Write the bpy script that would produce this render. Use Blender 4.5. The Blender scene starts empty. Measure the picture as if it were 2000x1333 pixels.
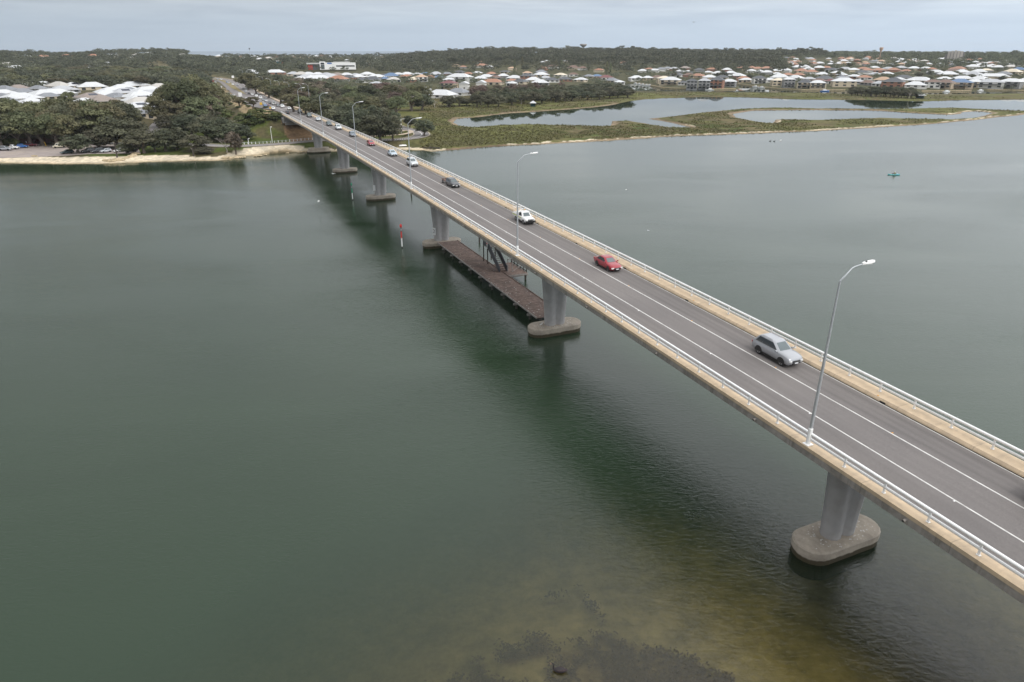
import bpy, bmesh, math, random
import numpy as np
from mathutils import Vector, Matrix
random.seed(7); RNG = np.random.default_rng(11)
S = bpy.context.scene
COL = S.collection
R = math.radians
# ------------------------------------------------------------------ camera, sky, sun, exposure
FPX, PITCH, ZC = 1331.1, R(23.06), 37.75          # focal length in pixels of a 2000 px frame, tilt, height over the water
cam = bpy.data.cameras.new('camera'); cam.sensor_width = 36; cam.lens = 36 * FPX / 2000
cam.clip_start = 0.5; cam.clip_end = 90000
camo = bpy.data.objects.new('camera', cam); COL.objects.link(camo)
camo.location = (0, 0, ZC); camo.rotation_euler = (R(90) - PITCH, 0, 0); S.camera = camo
S.view_settings.view_transform = 'Standard'; S.view_settings.look = 'None'
S.view_settings.exposure = 0.1; S.view_settings.gamma = 1
S.cycles.max_bounces = 6; S.cycles.transparent_max_bounces = 6; S.cycles.caustics_reflective = False; S.cycles.caustics_refractive = False
SUN_EL, SUN_AZ = 48, 150                          # azimuth clockwise from the view direction
w = bpy.data.worlds.new('World'); S.world = w; w.use_nodes = True
nt = w.node_tree; nt.nodes.clear()
def N(nt, t, **k):
    n = nt.nodes.new(t)
    for a, v in k.items():
        if a[0] == '_': n.inputs[int(a[1:])].default_value = v
        else: setattr(n, a, v)
    return n
def ramp(nt, pts, fac=None, interp='LINEAR'):
    r = nt.nodes.new('ShaderNodeValToRGB'); e = r.color_ramp.elements; r.color_ramp.interpolation = interp
    while len(e) < len(pts): e.new(0.5)
    for q, (p, c) in zip(e, pts):
        q.position = p; q.color = (*c, 1) if len(c) == 3 else c
    if fac is not None: nt.links.new(fac, r.inputs[0])
    return r
def mathn(nt, op, a, b=None, c=None, clamp=False):
    m = nt.nodes.new('ShaderNodeMath'); m.operation = op; m.use_clamp = clamp
    for i, v in enumerate((a, b, c)):
        if v is None: continue
        if hasattr(v, 'links'): nt.links.new(v, m.inputs[i])
        else: m.inputs[i].default_value = v
    return m.outputs[0]
def mixc(nt, f, a, b, typ='MIX'):
    m = nt.nodes.new('ShaderNodeMix'); m.data_type = 'RGBA'; m.blend_type = typ
    for s, v in ((m.inputs[0], f), (m.inputs[6], a), (m.inputs[7], b)):
        if hasattr(v, 'links'): nt.links.new(v, s)
        elif isinstance(v, (int, float)): s.default_value = v
        else: s.default_value = (*v, 1) if len(v) == 3 else v
    return m.outputs[2]
sky = N(nt, 'ShaderNodeTexSky', sky_type='NISHITA', sun_disc=False, sun_elevation=R(SUN_EL), sun_rotation=R(SUN_AZ))
bg1 = N(nt, 'ShaderNodeBackground', _1=0.1); nt.links.new(sky.outputs[0], bg1.inputs[0])
tc = N(nt, 'ShaderNodeTexCoord'); sep = N(nt, 'ShaderNodeSeparateXYZ'); nt.links.new(tc.outputs['Generated'], sep.inputs[0])
grad = ramp(nt, [(0.0, (.50, .605, .735)), (0.035, (.53, .62, .73)), (0.075, (.625, .675, .735)), (0.12, (.86, .90, .945)), (0.2, (.95, .98, 1.01)), (0.5, (1.36, 1.38, 1.40)), (1.0, (1.5, 1.5, 1.5))], sep.outputs[2])
mp = N(nt, 'ShaderNodeMapping'); mp.inputs['Scale'].default_value = (2.6, 2.6, 26); nt.links.new(tc.outputs['Generated'], mp.inputs[0])
cn = N(nt, 'ShaderNodeTexNoise'); cn.inputs['Scale'].default_value = 2.3; cn.inputs['Detail'].default_value = 6; cn.inputs['Roughness'].default_value = .55; cn.inputs['Distortion'].default_value = .4
nt.links.new(mp.outputs[0], cn.inputs['Vector'])
hgt = mathn(nt, 'MULTIPLY_ADD', sep.outputs[2], 14, -0.15, True)     # clouds keep clear of the horizon band
cl = ramp(nt, [(.3, (.70, .735, .79)), (.5, (.95, .955, .965)), (.72, (1.2, 1.18, 1.14))], cn.outputs[0])
clf = mixc(nt, hgt, (1, 1, 1), cl.outputs[0])
azs = mathn(nt, 'MULTIPLY_ADD', mathn(nt, 'MULTIPLY_ADD', sep.outputs[2], 7.0, -.4, True), 0.42, 0.30)
az = mathn(nt, 'MAXIMUM', mathn(nt, 'MULTIPLY_ADD', sep.outputs[0], azs, 1.0), .45)            # brighter towards the right, most so above the horizon
az3 = N(nt, 'ShaderNodeCombineXYZ')
for i in range(3): nt.links.new(az, az3.inputs[i])
c1 = mixc(nt, 1.0, grad.outputs[0], clf, 'MULTIPLY'); c2 = mixc(nt, 1.0, c1, az3.outputs[0], 'MULTIPLY')
bg2 = N(nt, 'ShaderNodeBackground', _1=1.0); nt.links.new(c2, bg2.inputs[0])
mx = N(nt, 'ShaderNodeMixShader', _0=0.93); nt.links.new(bg1.outputs[0], mx.inputs[1]); nt.links.new(bg2.outputs[0], mx.inputs[2])
wo = N(nt, 'ShaderNodeOutputWorld'); nt.links.new(mx.outputs[0], wo.inputs[0])
sun = bpy.data.lights.new('sun', 'SUN'); sun.energy = 1.1; sun.angle = R(18); sun.color = (1, .96, .9)
so = bpy.data.objects.new('sun', sun); COL.objects.link(so); so.rotation_euler = (R(90 - SUN_EL), 0, R(180 - SUN_AZ) + R(0))
so.rotation_euler = Vector((math.sin(R(SUN_AZ)) * math.cos(R(SUN_EL)), math.cos(R(SUN_AZ)) * math.cos(R(SUN_EL)), math.sin(R(SUN_EL)))).to_track_quat('Z', 'Y').to_euler()

# ------------------------------------------------------------------ measuring: photograph pixel -> point on the ground, bridge stations
CP, SP = math.cos(PITCH), math.sin(PITCH)
def ray(x, y):
    u = -(y - 666.5) / FPX
    return np.array([(x - 1000) / FPX, CP + u * SP, -SP + u * CP])
def at(x, y, z=0.0):
    r = ray(x, y); s = (z - ZC) / r[2]
    return np.array([r[0] * s, r[1] * s, z])
TH = R(-23.7766); DX, DY = math.sin(TH), math.cos(TH); NX, NY = math.cos(TH), -math.sin(TH); LA = 37.046
HEAD = math.atan2(DY, DX)                           # heading of the bridge away from the camera
def B(s, l, z=0.0): return Vector((DX * s + NX * (l + LA), DY * s + NY * (l + LA), z))
def SLa(X, Y): return DX * X + DY * Y, NX * X + NY * Y - LA
def deckz(s):
    t = np.minimum(s, 420.0) / 107.0
    z = ZC + 1.07 * (-25.5285 + 2.49665 * t - 1.14497 * t**2 + .108822 * t**3)
    far = 6.2 + 2.7 * np.clip((620 - s) / 215.0, 0, 1)**1.5
    k = np.clip((s - 380) / 60.0, 0, 1); k = k * k * (3 - 2 * k)
    return z * (1 - k) + far * k
ORD = 'zeroth first second third fourth fifth sixth seventh eighth ninth tenth eleventh twelfth thirteenth fourteenth fifteenth sixteenth seventeenth eighteenth nineteenth'.split()
TENS = {2: 'twent', 3: 'thirt', 4: 'fort', 5: 'fift', 6: 'sixt', 7: 'sevent', 8: 'eight', 9: 'ninet'}
def ordw(n):
    if n < 20: return ORD[n]
    t, u = divmod(n, 10)
    if t > 9: return 'hundred-and-' + ordw(n - 100) if n > 100 else 'hundredth'
    return TENS[t] + ('ieth' if u == 0 else 'y-' + ORD[u])

# ------------------------------------------------------------------ helpers: objects
def tag(o, label=None, cat=None, group=None, kind=None):
    if label: o['label'] = label
    if cat: o['category'] = cat
    if group: o['group'] = group
    if kind: o['kind'] = kind
    return o
def thing(name, label, cat, loc=(0, 0, 0), rz=0.0, group=None):
    o = bpy.data.objects.new(name, None); COL.objects.link(o); o.empty_display_size = .2
    o.location = loc; o.rotation_euler = (0, 0, rz)
    return tag(o, label, cat, group)
def link(name, me, parent=None):
    o = bpy.data.objects.new(name, me); COL.objects.link(o)
    if parent is not None: o.parent = parent
    return o
def copy_tree(o, parent=None):
    c = o.copy(); COL.objects.link(c)
    if parent is not None: c.parent = parent
    for ch in o.children: copy_tree(ch, c)
    return c
class MB:
    """collects shapes, builds one mesh object"""
    def __init__(s): s.v = []; s.f = []; s.m = []; s.sm = []
    def add(s, vs, fs, m=0, smooth=False):
        b = len(s.v); s.v += [tuple(v) for v in vs]
        for f in fs: s.f.append([b + i for i in f]); s.m.append(m); s.sm.append(smooth)
        return s
    def box(s, c, d, rz=0.0, m=0, top=1.0):
        x, y, z = d[0] / 2, d[1] / 2, d[2] / 2; ca, sa = math.cos(rz), math.sin(rz); vs = []
        for k in (-1, 1):
            q = top if k > 0 else 1.0
            for i, j in ((-1, -1), (1, -1), (1, 1), (-1, 1)):
                a, b = i * x * q, j * y * q
                vs.append((c[0] + a * ca - b * sa, c[1] + a * sa + b * ca, c[2] + k * z))
        return s.add(vs, [(3, 2, 1, 0), (4, 5, 6, 7), (0, 1, 5, 4), (1, 2, 6, 5), (2, 3, 7, 6), (3, 0, 4, 7)], m)
    def loft(s, rings, m=0, smooth=True, caps=True, closed=True):
        n = len(rings[0]); vs = [p for r in rings for p in r]; fs = []
        for i in range(len(rings) - 1):
            for j in range(n if closed else n - 1):
                k = (j + 1) % n
                fs.append((i * n + j, i * n + k, (i + 1) * n + k, (i + 1) * n + j))
        s.add(vs, fs, m, smooth)
        if caps: s.add(rings[0], [tuple(range(n - 1, -1, -1))], m); s.add(rings[-1], [tuple(range(n))], m)
        return s
    def tube(s, pts, rad, n=8, m=0, smooth=True, caps=True):
        pts = [Vector(p) for p in pts]; rings = []
        rad = rad if isinstance(rad, (list, tuple)) else [rad] * len(pts)
        for i, p in enumerate(pts):
            t = (pts[min(i + 1, len(pts) - 1)] - pts[max(i - 1, 0)]).normalized()
            u = t.cross(Vector((0, 0, 1)) if abs(t.z) < .95 else Vector((1, 0, 0))).normalized(); v = t.cross(u)
            rings.append([p + (u * math.cos(2 * math.pi * k / n) + v * math.sin(2 * math.pi * k / n)) * rad[i] for k in range(n)])
        return s.loft([[tuple(q) for q in reversed(r)] for r in rings], m, smooth, caps)
    def prism(s, poly, z0, z1, m=0, top=None):
        n = len(poly); tp = top or poly
        vs = [(p[0], p[1], z0) for p in poly] + [(p[0], p[1], z1) for p in tp]
        return s.add(vs, [tuple(range(n - 1, -1, -1)), tuple(range(n, 2 * n))] + [(i, (i + 1) % n, n + (i + 1) % n, n + i) for i in range(n)], m)
    def quad(s, a, b, c, d, m=0): return s.add((a, b, c, d), [(0, 1, 2, 3)], m)
    def mesh(s, name, mats):
        me = bpy.data.meshes.new(name); me.from_pydata(s.v, [], s.f)
        for q in (mats if isinstance(mats, (list, tuple)) else [mats]): me.materials.append(q)
        me.polygons.foreach_set('material_index', s.m); me.polygons.foreach_set('use_smooth', s.sm); me.update()
        return me
    def build(s, name, mats, parent=None): return link(name, s.mesh(name, mats), parent)
def npmesh(name, verts, faces4, mat, tint=None, tri=False, smooth=False):
    me = bpy.data.meshes.new(name); k = faces4.shape[1]
    me.vertices.add(len(verts)); me.vertices.foreach_set('co', verts.astype(np.float32).ravel())
    me.loops.add(faces4.size); me.loops.foreach_set('vertex_index', faces4.astype(np.int32).ravel())
    me.polygons.add(len(faces4)); me.polygons.foreach_set('loop_start', np.arange(0, faces4.size, k, dtype=np.int32))
    me.polygons.foreach_set('loop_total', np.full(len(faces4), k, dtype=np.int32))
    if smooth: me.polygons.foreach_set('use_smooth', np.ones(len(faces4), dtype=bool))
    me.update(calc_edges=True)
    if tint is not None:
        a = me.color_attributes.new('tint', 'FLOAT_COLOR', 'POINT')
        t = np.ones((len(verts), 4), np.float32); t[:, :3] = tint if tint.ndim == 2 else tint[:, None]
        a.data.foreach_set('color', t.ravel())
    me.materials.append(mat)
    return me

# ------------------------------------------------------------------ materials
def mat(name, col, rough=.6, metal=0.0, var=0.0, scale=3.0, coat=0.0, bump=0.0, spec=.5, dirt=None, dscale=.6, damt=.5, detail=5):
    m = bpy.data.materials.new(name); m.use_nodes = True; t = m.node_tree; b = t.nodes['Principled BSDF']
    b.inputs['Base Color'].default_value = (*col, 1); b.inputs['Roughness'].default_value = rough; b.inputs['Metallic'].default_value = metal
    b.inputs['Specular IOR Level'].default_value = spec
    if coat: b.inputs['Coat Weight'].default_value = coat; b.inputs['Coat Roughness'].default_value = .05
    if var or bump or dirt:
        tc = N(t, 'ShaderNodeTexCoord'); n = N(t, 'ShaderNodeTexNoise'); n.inputs['Scale'].default_value = scale; n.inputs['Detail'].default_value = detail
        t.links.new(tc.outputs['Object'], n.inputs['Vector'])
        out = ramp(t, [(.3, tuple(c * (1 - var) for c in col)), (.7, tuple(min(1, c * (1 + var)) for c in col))], n.outputs[0]).outputs[0]
        if dirt:
            n2 = N(t, 'ShaderNodeTexNoise'); n2.inputs['Scale'].default_value = dscale; n2.inputs['Detail'].default_value = 8; n2.inputs['Roughness'].default_value = .65
            t.links.new(tc.outputs['Object'], n2.inputs['Vector'])
            f = ramp(t, [(.48, (0, 0, 0)), (.68, (damt, damt, damt))], n2.outputs[0]).outputs[0]
            out = mixc(t, f, out, dirt)
        t.links.new(out, b.inputs['Base Color'])
        if bump:
            bp = N(t, 'ShaderNodeBump'); bp.inputs['Strength'].default_value = bump; bp.inputs['Distance'].default_value = .05
            t.links.new(n.outputs[0], bp.inputs['Height']); t.links.new(bp.outputs[0], b.inputs['Normal'])
    return m
M = {}
M['white'] = mat('white_paint', (.86, .86, .85), .45, dirt=(.62, .58, .52), dscale=1.2, damt=.3, var=.03)
M['line'] = mat('road_line_paint', (.60, .59, .565), .6, var=.1, scale=2, dirt=(.30, .28, .26), dscale=1.4, damt=.6)
M['tan'] = mat('tan_painted_concrete', (.55, .43, .295), .8, var=.10, scale=1.3, dirt=(.40, .32, .235), dscale=.7, damt=.5)
M['conc'] = mat('weathered_concrete', (.30, .275, .25), .85, var=.16, scale=1.6, dirt=(.15, .135, .115), dscale=.9, damt=.75, bump=.2)
M['pierc'] = mat('grey_pier_concrete', (.375, .365, .36), .75, var=.07, scale=1.2, dirt=(.27, .245, .22), dscale=.5, damt=.45)
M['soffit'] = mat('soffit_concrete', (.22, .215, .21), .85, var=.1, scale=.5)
M['galv'] = mat('galvanised_steel', (.46, .48, .50), .45, .55, var=.08, scale=4)
M['dark'] = mat('dark_rubber', (.018, .018, .02), .7, var=.2)
M['black'] = mat('black_trim', (.012, .012, .013), .4, var=.15)
M['glass'] = mat('tinted_glass', (.025, .03, .032), .06, spec=.6, var=.1)
M['screen'] = mat('windscreen_glass', (.10, .125, .13), .05, spec=.7, var=.15, scale=1.2)
M['chrome'] = mat('chrome_trim', (.6, .6, .6), .25, .9, var=.05)
M['alloy'] = mat('alloy_rim', (.42, .42, .43), .4, .7, var=.06)
M['lamp'] = mat('headlight_glass', (.78, .78, .76), .15, var=.1, scale=8)
M['red'] = mat('red_lens', (.45, .02, .02), .3, var=.1)
M['plate'] = mat('number_plate', (.75, .76, .78), .4, var=.06, scale=9)
M['orange'] = mat('orange_lens', (.70, .32, .03), .4, var=.1)
M['rust'] = mat('rusty_timber_deck', (.20, .14, .115), .9, var=.35, scale=2.5, dirt=(.12, .09, .076), dscale=.4, damt=.7)
M['oldwood'] = mat('grey_weathered_timber', (.30, .27, .25), .9, var=.25, scale=3)
M['darkwood'] = mat('dark_pile_timber', (.06, .05, .042), .9, var=.3, scale=3)
M['guano'] = mat('white_droppings', (.62, .60, .57), .8, var=.2, scale=5)
M['stairgrey'] = mat('grey_painted_steel', (.075, .08, .09), .55, var=.15)
M['navred'] = mat('red_beacon_paint', (.62, .04, .035), .5, var=.1)
M['navgreen'] = mat('green_beacon_paint', (.02, .30, .16), .5, var=.1)
M['bark'] = mat('grey_bark', (.13, .105, .085), .9, var=.3, scale=3)
M['deadwood'] = mat('bleached_dead_wood', (.40, .36, .32), .9, var=.2, scale=3)
M['limestone'] = mat('limestone_rock', (.50, .40, .26), .9, var=.25, scale=1.5, dirt=(.10, .085, .05), dscale=1.0, damt=.8, bump=.5)
M['yellow'] = mat('yellow_sign_paint', (.70, .42, .03), .5, var=.08)
M['signback'] = mat('sign_back_metal', (.42, .43, .43), .5, .3, var=.08)

def joints(m, period, wid, dark, amt):
    """panel joints across the bridge and drip streaks down its side, in the bridge's own space"""
    t = m.node_tree; b = t.nodes['Principled BSDF']; src = b.inputs['Base Color'].links[0].from_socket
    tc = N(t, 'ShaderNodeTexCoord'); sp = N(t, 'ShaderNodeSeparateXYZ'); t.links.new(tc.outputs['Object'], sp.inputs[0])
    f = mathn(t, 'LESS_THAN', mathn(t, 'FRACT', mathn(t, 'DIVIDE', sp.outputs[0], period)), wid / period); src = mixc(t, mathn(t, 'MULTIPLY', f, .45), src, dark)
    mpn = N(t, 'ShaderNodeMapping'); mpn.inputs['Scale'].default_value = (1.7, .5, .12); t.links.new(tc.outputs['Object'], mpn.inputs[0]); n = N(t, 'ShaderNodeTexNoise'); n.inputs['Scale'].default_value = 1.6; n.inputs['Detail'].default_value = 7; n.inputs['Roughness'].default_value = .7; t.links.new(mpn.outputs[0], n.inputs['Vector'])
    g = ramp(t, [(.5, (0, 0, 0)), (.66, (amt, amt, amt))], n.outputs[0]).outputs[0]; t.links.new(mixc(t, g, src, dark), b.inputs['Base Color'])
joints(M['tan'], 6.34, .07, (.24, .19, .145), .28); joints(M['conc'], 6.34, .08, (.11, .098, .085), .6)
# deck asphalt: worn wheel paths along the lanes (object space of the bridge: x along, y across)
def asphalt(name, base, tracks):
    m = bpy.data.materials.new(name); m.use_nodes = True; t = m.node_tree; b = t.nodes['Principled BSDF']; b.inputs['Roughness'].default_value = .88
    b.inputs['Specular IOR Level'].default_value = .3
    tc = N(t, 'ShaderNodeTexCoord'); n1 = N(t, 'ShaderNodeTexNoise'); n1.inputs['Scale'].default_value = 9; n1.inputs['Detail'].default_value = 9; n1.inputs['Roughness'].default_value = .7
    t.links.new(tc.outputs['Object'], n1.inputs['Vector'])
    c = ramp(t, [(.3, tuple(q * .82 for q in base)), (.7, tuple(q * 1.16 for q in base))], n1.outputs[0]).outputs[0]
    mpn = N(t, 'ShaderNodeMapping'); mpn.inputs['Scale'].default_value = (.05, .9, 1); t.links.new(tc.outputs['Object'], mpn.inputs[0])
    n2 = N(t, 'ShaderNodeTexNoise'); n2.inputs['Scale'].default_value = 2.2; n2.inputs['Detail'].default_value = 6; t.links.new(mpn.outputs[0], n2.inputs['Vector'])
    f2 = ramp(t, [(.35, (.94, .935, .93)), (.65, (1.05, 1.045, 1.04))], n2.outputs[0]).outputs[0]
    c = mixc(t, 1.0, c, f2, 'MULTIPLY')
    n3 = N(t, 'ShaderNodeTexNoise'); n3.inputs['Scale'].default_value = .12; n3.inputs['Detail'].default_value = 3; t.links.new(tc.outputs['Object'], n3.inputs['Vector'])
    c = mixc(t, 1.0, c, ramp(t, [(.3, (.9, .9, .91)), (.7, (1.08, 1.07, 1.06))], n3.outputs[0]).outputs[0], 'MULTIPLY')
    sx = N(t, 'ShaderNodeSeparateXYZ'); t.links.new(tc.outputs['Object'], sx.inputs[0])
    for (yy, wd, dk) in tracks:                     # wheel paths: polished, oil-darkened bands
        d = mathn(t, 'ABSOLUTE', mathn(t, 'SUBTRACT', sx.outputs[1], yy)); q = mathn(t, 'SUBTRACT', 1.0, mathn(t, 'DIVIDE', d, wd), None, True)
        q = mathn(t, 'MULTIPLY', q, dk); c = mixc(t, q, c, tuple(v * .55 for v in base))
    t.links.new(c, b.inputs['Base Color'])
    bp = N(t, 'ShaderNodeBump'); bp.inputs['Strength'].default_value = .25; bp.inputs['Distance'].default_value = .02; t.links.new(n1.outputs[0], bp.inputs['Height']); t.links.new(bp.outputs[0], b.inputs['Normal'])
    return m
M['asphalt'] = asphalt('bridge_asphalt', (.182, .168, .162), [(-1.6, .55, .42), (-3.2, .45, .30), (-8.2, .55, .45), (-9.9, .5, .48), (-2.4, .5, .25), (-9.0, .5, .3)])
M['road'] = asphalt('road_asphalt', (.20, .185, .18), [])

# pier: algae and wet band near the waterline (object origin of a pier is at water level)
def banded(name, base, dirt, band, zlim, zsoft):
    m = mat(name, base, .85, var=.16, scale=1.5, dirt=dirt, dscale=.8, damt=.7, bump=.3); t = m.node_tree; b = t.nodes['Principled BSDF']
    src = b.inputs['Base Color'].links[0].from_socket
    tc = N(t, 'ShaderNodeTexCoord'); sp = N(t, 'ShaderNodeSeparateXYZ'); t.links.new(tc.outputs['Object'], sp.inputs[0])
    nz = N(t, 'ShaderNodeTexNoise'); nz.inputs['Scale'].default_value = 1.6; t.links.new(tc.outputs['Object'], nz.inputs['Vector'])
    zz = mathn(t, 'ADD', sp.outputs[2], mathn(t, 'MULTIPLY_ADD', nz.outputs[0], .3, -.15))
    f = mathn(t, 'DIVIDE', mathn(t, 'SUBTRACT', zlim, zz), zsoft, None, True)
    t.links.new(mixc(t, f, src, band), b.inputs['Base Color']); return m
M['cap'] = banded('pile_cap_concrete', (.41, .355, .29), (.25, .215, .175), (.055, .043, .022), .52, .12)

# water: sky reflection over a murky green body; "clear" (built per vertex from the depth) lets the lake bed show
def water_mat():
    m = bpy.data.materials.new('lake_water'); m.use_nodes = True; t = m.node_tree; t.nodes.clear()
    out = N(t, 'ShaderNodeOutputMaterial'); tc = N(t, 'ShaderNodeTexCoord')
    def noise(sc, rot, stretch, det, rough=.55):
        mpn = N(t, 'ShaderNodeMapping'); mpn.inputs['Scale'].default_value = (sc, sc * stretch, sc); mpn.inputs['Rotation'].default_value = (0, 0, rot); t.links.new(tc.outputs['Object'], mpn.inputs[0])
        n = N(t, 'ShaderNodeTexNoise'); n.inputs['Scale'].default_value = 1; n.inputs['Detail'].default_value = det; n.inputs['Roughness'].default_value = rough; n.inputs['Distortion'].default_value = .6; t.links.new(mpn.outputs[0], n.inputs['Vector']); return n.outputs[0]
    n1 = noise(1.5, R(-32), 2.4, 5, .6); n2 = noise(.16, R(-20), 2.2, 3); n3 = noise(.012, R(10), 2.5, 4)
    patch = ramp(t, [(.38, (.30, .30, .30)), (.62, (1.1, 1.1, 1.1))], n3).outputs[0]     # gusts: calmer and rougher water
    hh = mathn(t, 'ADD', mathn(t, 'MULTIPLY', n1, .056), mathn(t, 'MULTIPLY', n2, .04))
    spw = N(t, 'ShaderNodeSeparateXYZ'); t.links.new(tc.outputs['Object'], spw.inputs[0]); calm = mathn(t, 'SUBTRACT', 1.0, mathn(t, 'MULTIPLY', mathn(t, 'MULTIPLY_ADD', spw.outputs[1], 1 / 230, -.5, True), .84))   # the sheltered far reach is calmer
    lag = mathn(t, 'SUBTRACT', 1.0, mathn(t, 'MULTIPLY', mathn(t, 'MULTIPLY_ADD', spw.outputs[1], 1 / 60, -6.2, True), .85))   # the enclosed lagoon is almost still
    hh = mathn(t, 'MULTIPLY', mathn(t, 'MULTIPLY', mathn(t, 'MULTIPLY', hh, patch), calm), lag)
    bp = N(t, 'ShaderNodeBump'); bp.inputs['Strength'].default_value = 1.0; bp.inputs['Distance'].default_value = 1.0; t.links.new(hh, bp.inputs['Height'])
    fr = N(t, 'ShaderNodeFresnel'); fr.inputs['IOR'].default_value = 1.5; t.links.new(bp.outputs[0], fr.inputs['Normal'])
    gl = N(t, 'ShaderNodeBsdfGlossy'); gl.inputs['Roughness'].default_value = .07; t.links.new(bp.outputs[0], gl.inputs['Normal'])
    t.links.new(mathn(t, 'MULTIPLY_ADD', mathn(t, 'MULTIPLY', calm, lag), .06, .012), gl.inputs['Roughness'])
    at_ = N(t, 'ShaderNodeAttribute'); at_.attribute_name = 'tint'; sp = N(t, 'ShaderNodeSeparateColor'); t.links.new(at_.outputs['Color'], sp.inputs[0])
    nb = noise(.02, R(-24), 2.0, 3)
    body = ramp(t, [(.3, (.0205, .0375, .0205)), (.7, (.0265, .0465, .0262))], nb).outputs[0]
    df = N(t, 'ShaderNodeBsdfDiffuse'); t.links.new(body, df.inputs[0])
    tr = N(t, 'ShaderNodeBsdfTransparent'); tr.inputs[0].default_value = (.70, .67, .52, 1)
    mb = N(t, 'ShaderNodeMixShader'); t.links.new(sp.outputs[0], mb.inputs[0]); t.links.new(df.outputs[0], mb.inputs[1]); t.links.new(tr.outputs[0], mb.inputs[2])
    mf = N(t, 'ShaderNodeMixShader'); t.links.new(fr.outputs[0], mf.inputs[0]); t.links.new(mb.outputs[0], mf.inputs[1]); t.links.new(gl.outputs[0], mf.inputs[2])
    t.links.new(mf.outputs[0], out.inputs[0]); return m
M['water'] = water_mat()
# ground coloured by land use (vertex colour laid down in world space), broken up by noise
def ground_mat():
    m = bpy.data.materials.new('ground_cover'); m.use_nodes = True; t = m.node_tree; b = t.nodes['Principled BSDF']; b.inputs['Roughness'].default_value = .95; b.inputs['Specular IOR Level'].default_value = .1
    a = N(t, 'ShaderNodeAttribute'); a.attribute_name = 'tint'; tc = N(t, 'ShaderNodeTexCoord')
    c = a.outputs['Color']; hs = []
    for sc, lo, hi, det in ((.6, .62, 1.38, 8), (.09, .72, 1.28, 6), (.018, .85, 1.15, 3)):
        n = N(t, 'ShaderNodeTexNoise'); n.inputs['Scale'].default_value = sc; n.inputs['Detail'].default_value = det; n.inputs['Roughness'].default_value = .65; t.links.new(tc.outputs['Object'], n.inputs['Vector']); hs.append(n.outputs[0])
        c = mixc(t, 1.0, c, ramp(t, [(.3, (lo, lo, lo * .98)), (.7, (hi, hi * .98, hi * .93))], n.outputs[0]).outputs[0], 'MULTIPLY')
    t.links.new(c, b.inputs['Base Color'])
    bp = N(t, 'ShaderNodeBump'); bp.inputs['Strength'].default_value = .6; bp.inputs['Distance'].default_value = .2; t.links.new(hs[0], bp.inputs['Height']); t.links.new(bp.outputs[0], b.inputs['Normal'])
    return m
M['ground'] = ground_mat()
def leaf_mat(name, dark, light):
    m = bpy.data.materials.new(name); m.use_nodes = True; t = m.node_tree; b = t.nodes['Principled BSDF']; b.inputs['Roughness'].default_value = .7; b.inputs['Specular IOR Level'].default_value = .25
    a = N(t, 'ShaderNodeAttribute'); a.attribute_name = 'tint'; oi = N(t, 'ShaderNodeObjectInfo')
    f = N(t, 'ShaderNodeSeparateColor'); t.links.new(a.outputs['Color'], f.inputs[0])
    c = ramp(t, [(0, dark), (1, light)], f.outputs[0]).outputs[0]
    hv = N(t, 'ShaderNodeHueSaturation'); t.links.new(c, hv.inputs['Color'])
    t.links.new(mathn(t, 'MULTIPLY_ADD', oi.outputs['Random'], .085, .455), hv.inputs['Hue']); t.links.new(mathn(t, 'MULTIPLY_ADD', mathn(t, 'FRACT', mathn(t, 'MULTIPLY', oi.outputs['Random'], 7.31)), .55, .75), hv.inputs['Value'])
    t.links.new(hv.outputs[0], b.inputs['Base Color'])
    tl = N(t, 'ShaderNodeBsdfTranslucent'); t.links.new(hv.outputs[0], tl.inputs[0]); ms = N(t, 'ShaderNodeMixShader', _0=.3); o = t.nodes['Material Output']
    t.links.new(b.outputs[0], ms.inputs[1]); t.links.new(tl.outputs[0], ms.inputs[2]); t.links.new(ms.outputs[0], o.inputs[0]); return m
LEAF = {'gum': leaf_mat('gum_leaves', (.080, .088, .045), (.20, .20, .105)), 'dark': leaf_mat('paperbark_leaves', (.060, .067, .042), (.155, .158, .098)),
        'shrub': leaf_mat('shrub_leaves', (.055, .07, .026), (.15, .165, .062)), 'pine': leaf_mat('pine_needles', (.02, .033, .023), (.055, .075, .05)),
        'bare': leaf_mat('brown_twigs', (.10, .08, .06), (.22, .175, .135)), 'wood': leaf_mat('distant_leaves', (.062, .070, .048), (.175, .177, .115)), 'marsh': leaf_mat('marsh_scrub', (.088, .096, .034), (.178, .18, .070)),
        'weed': leaf_mat('seagrass_leaves', (.20, .152, .11), (.235, .18, .135)), 'redbush': leaf_mat('red_hedge_leaves', (.07, .03, .022), (.16, .07, .05))}
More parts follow.
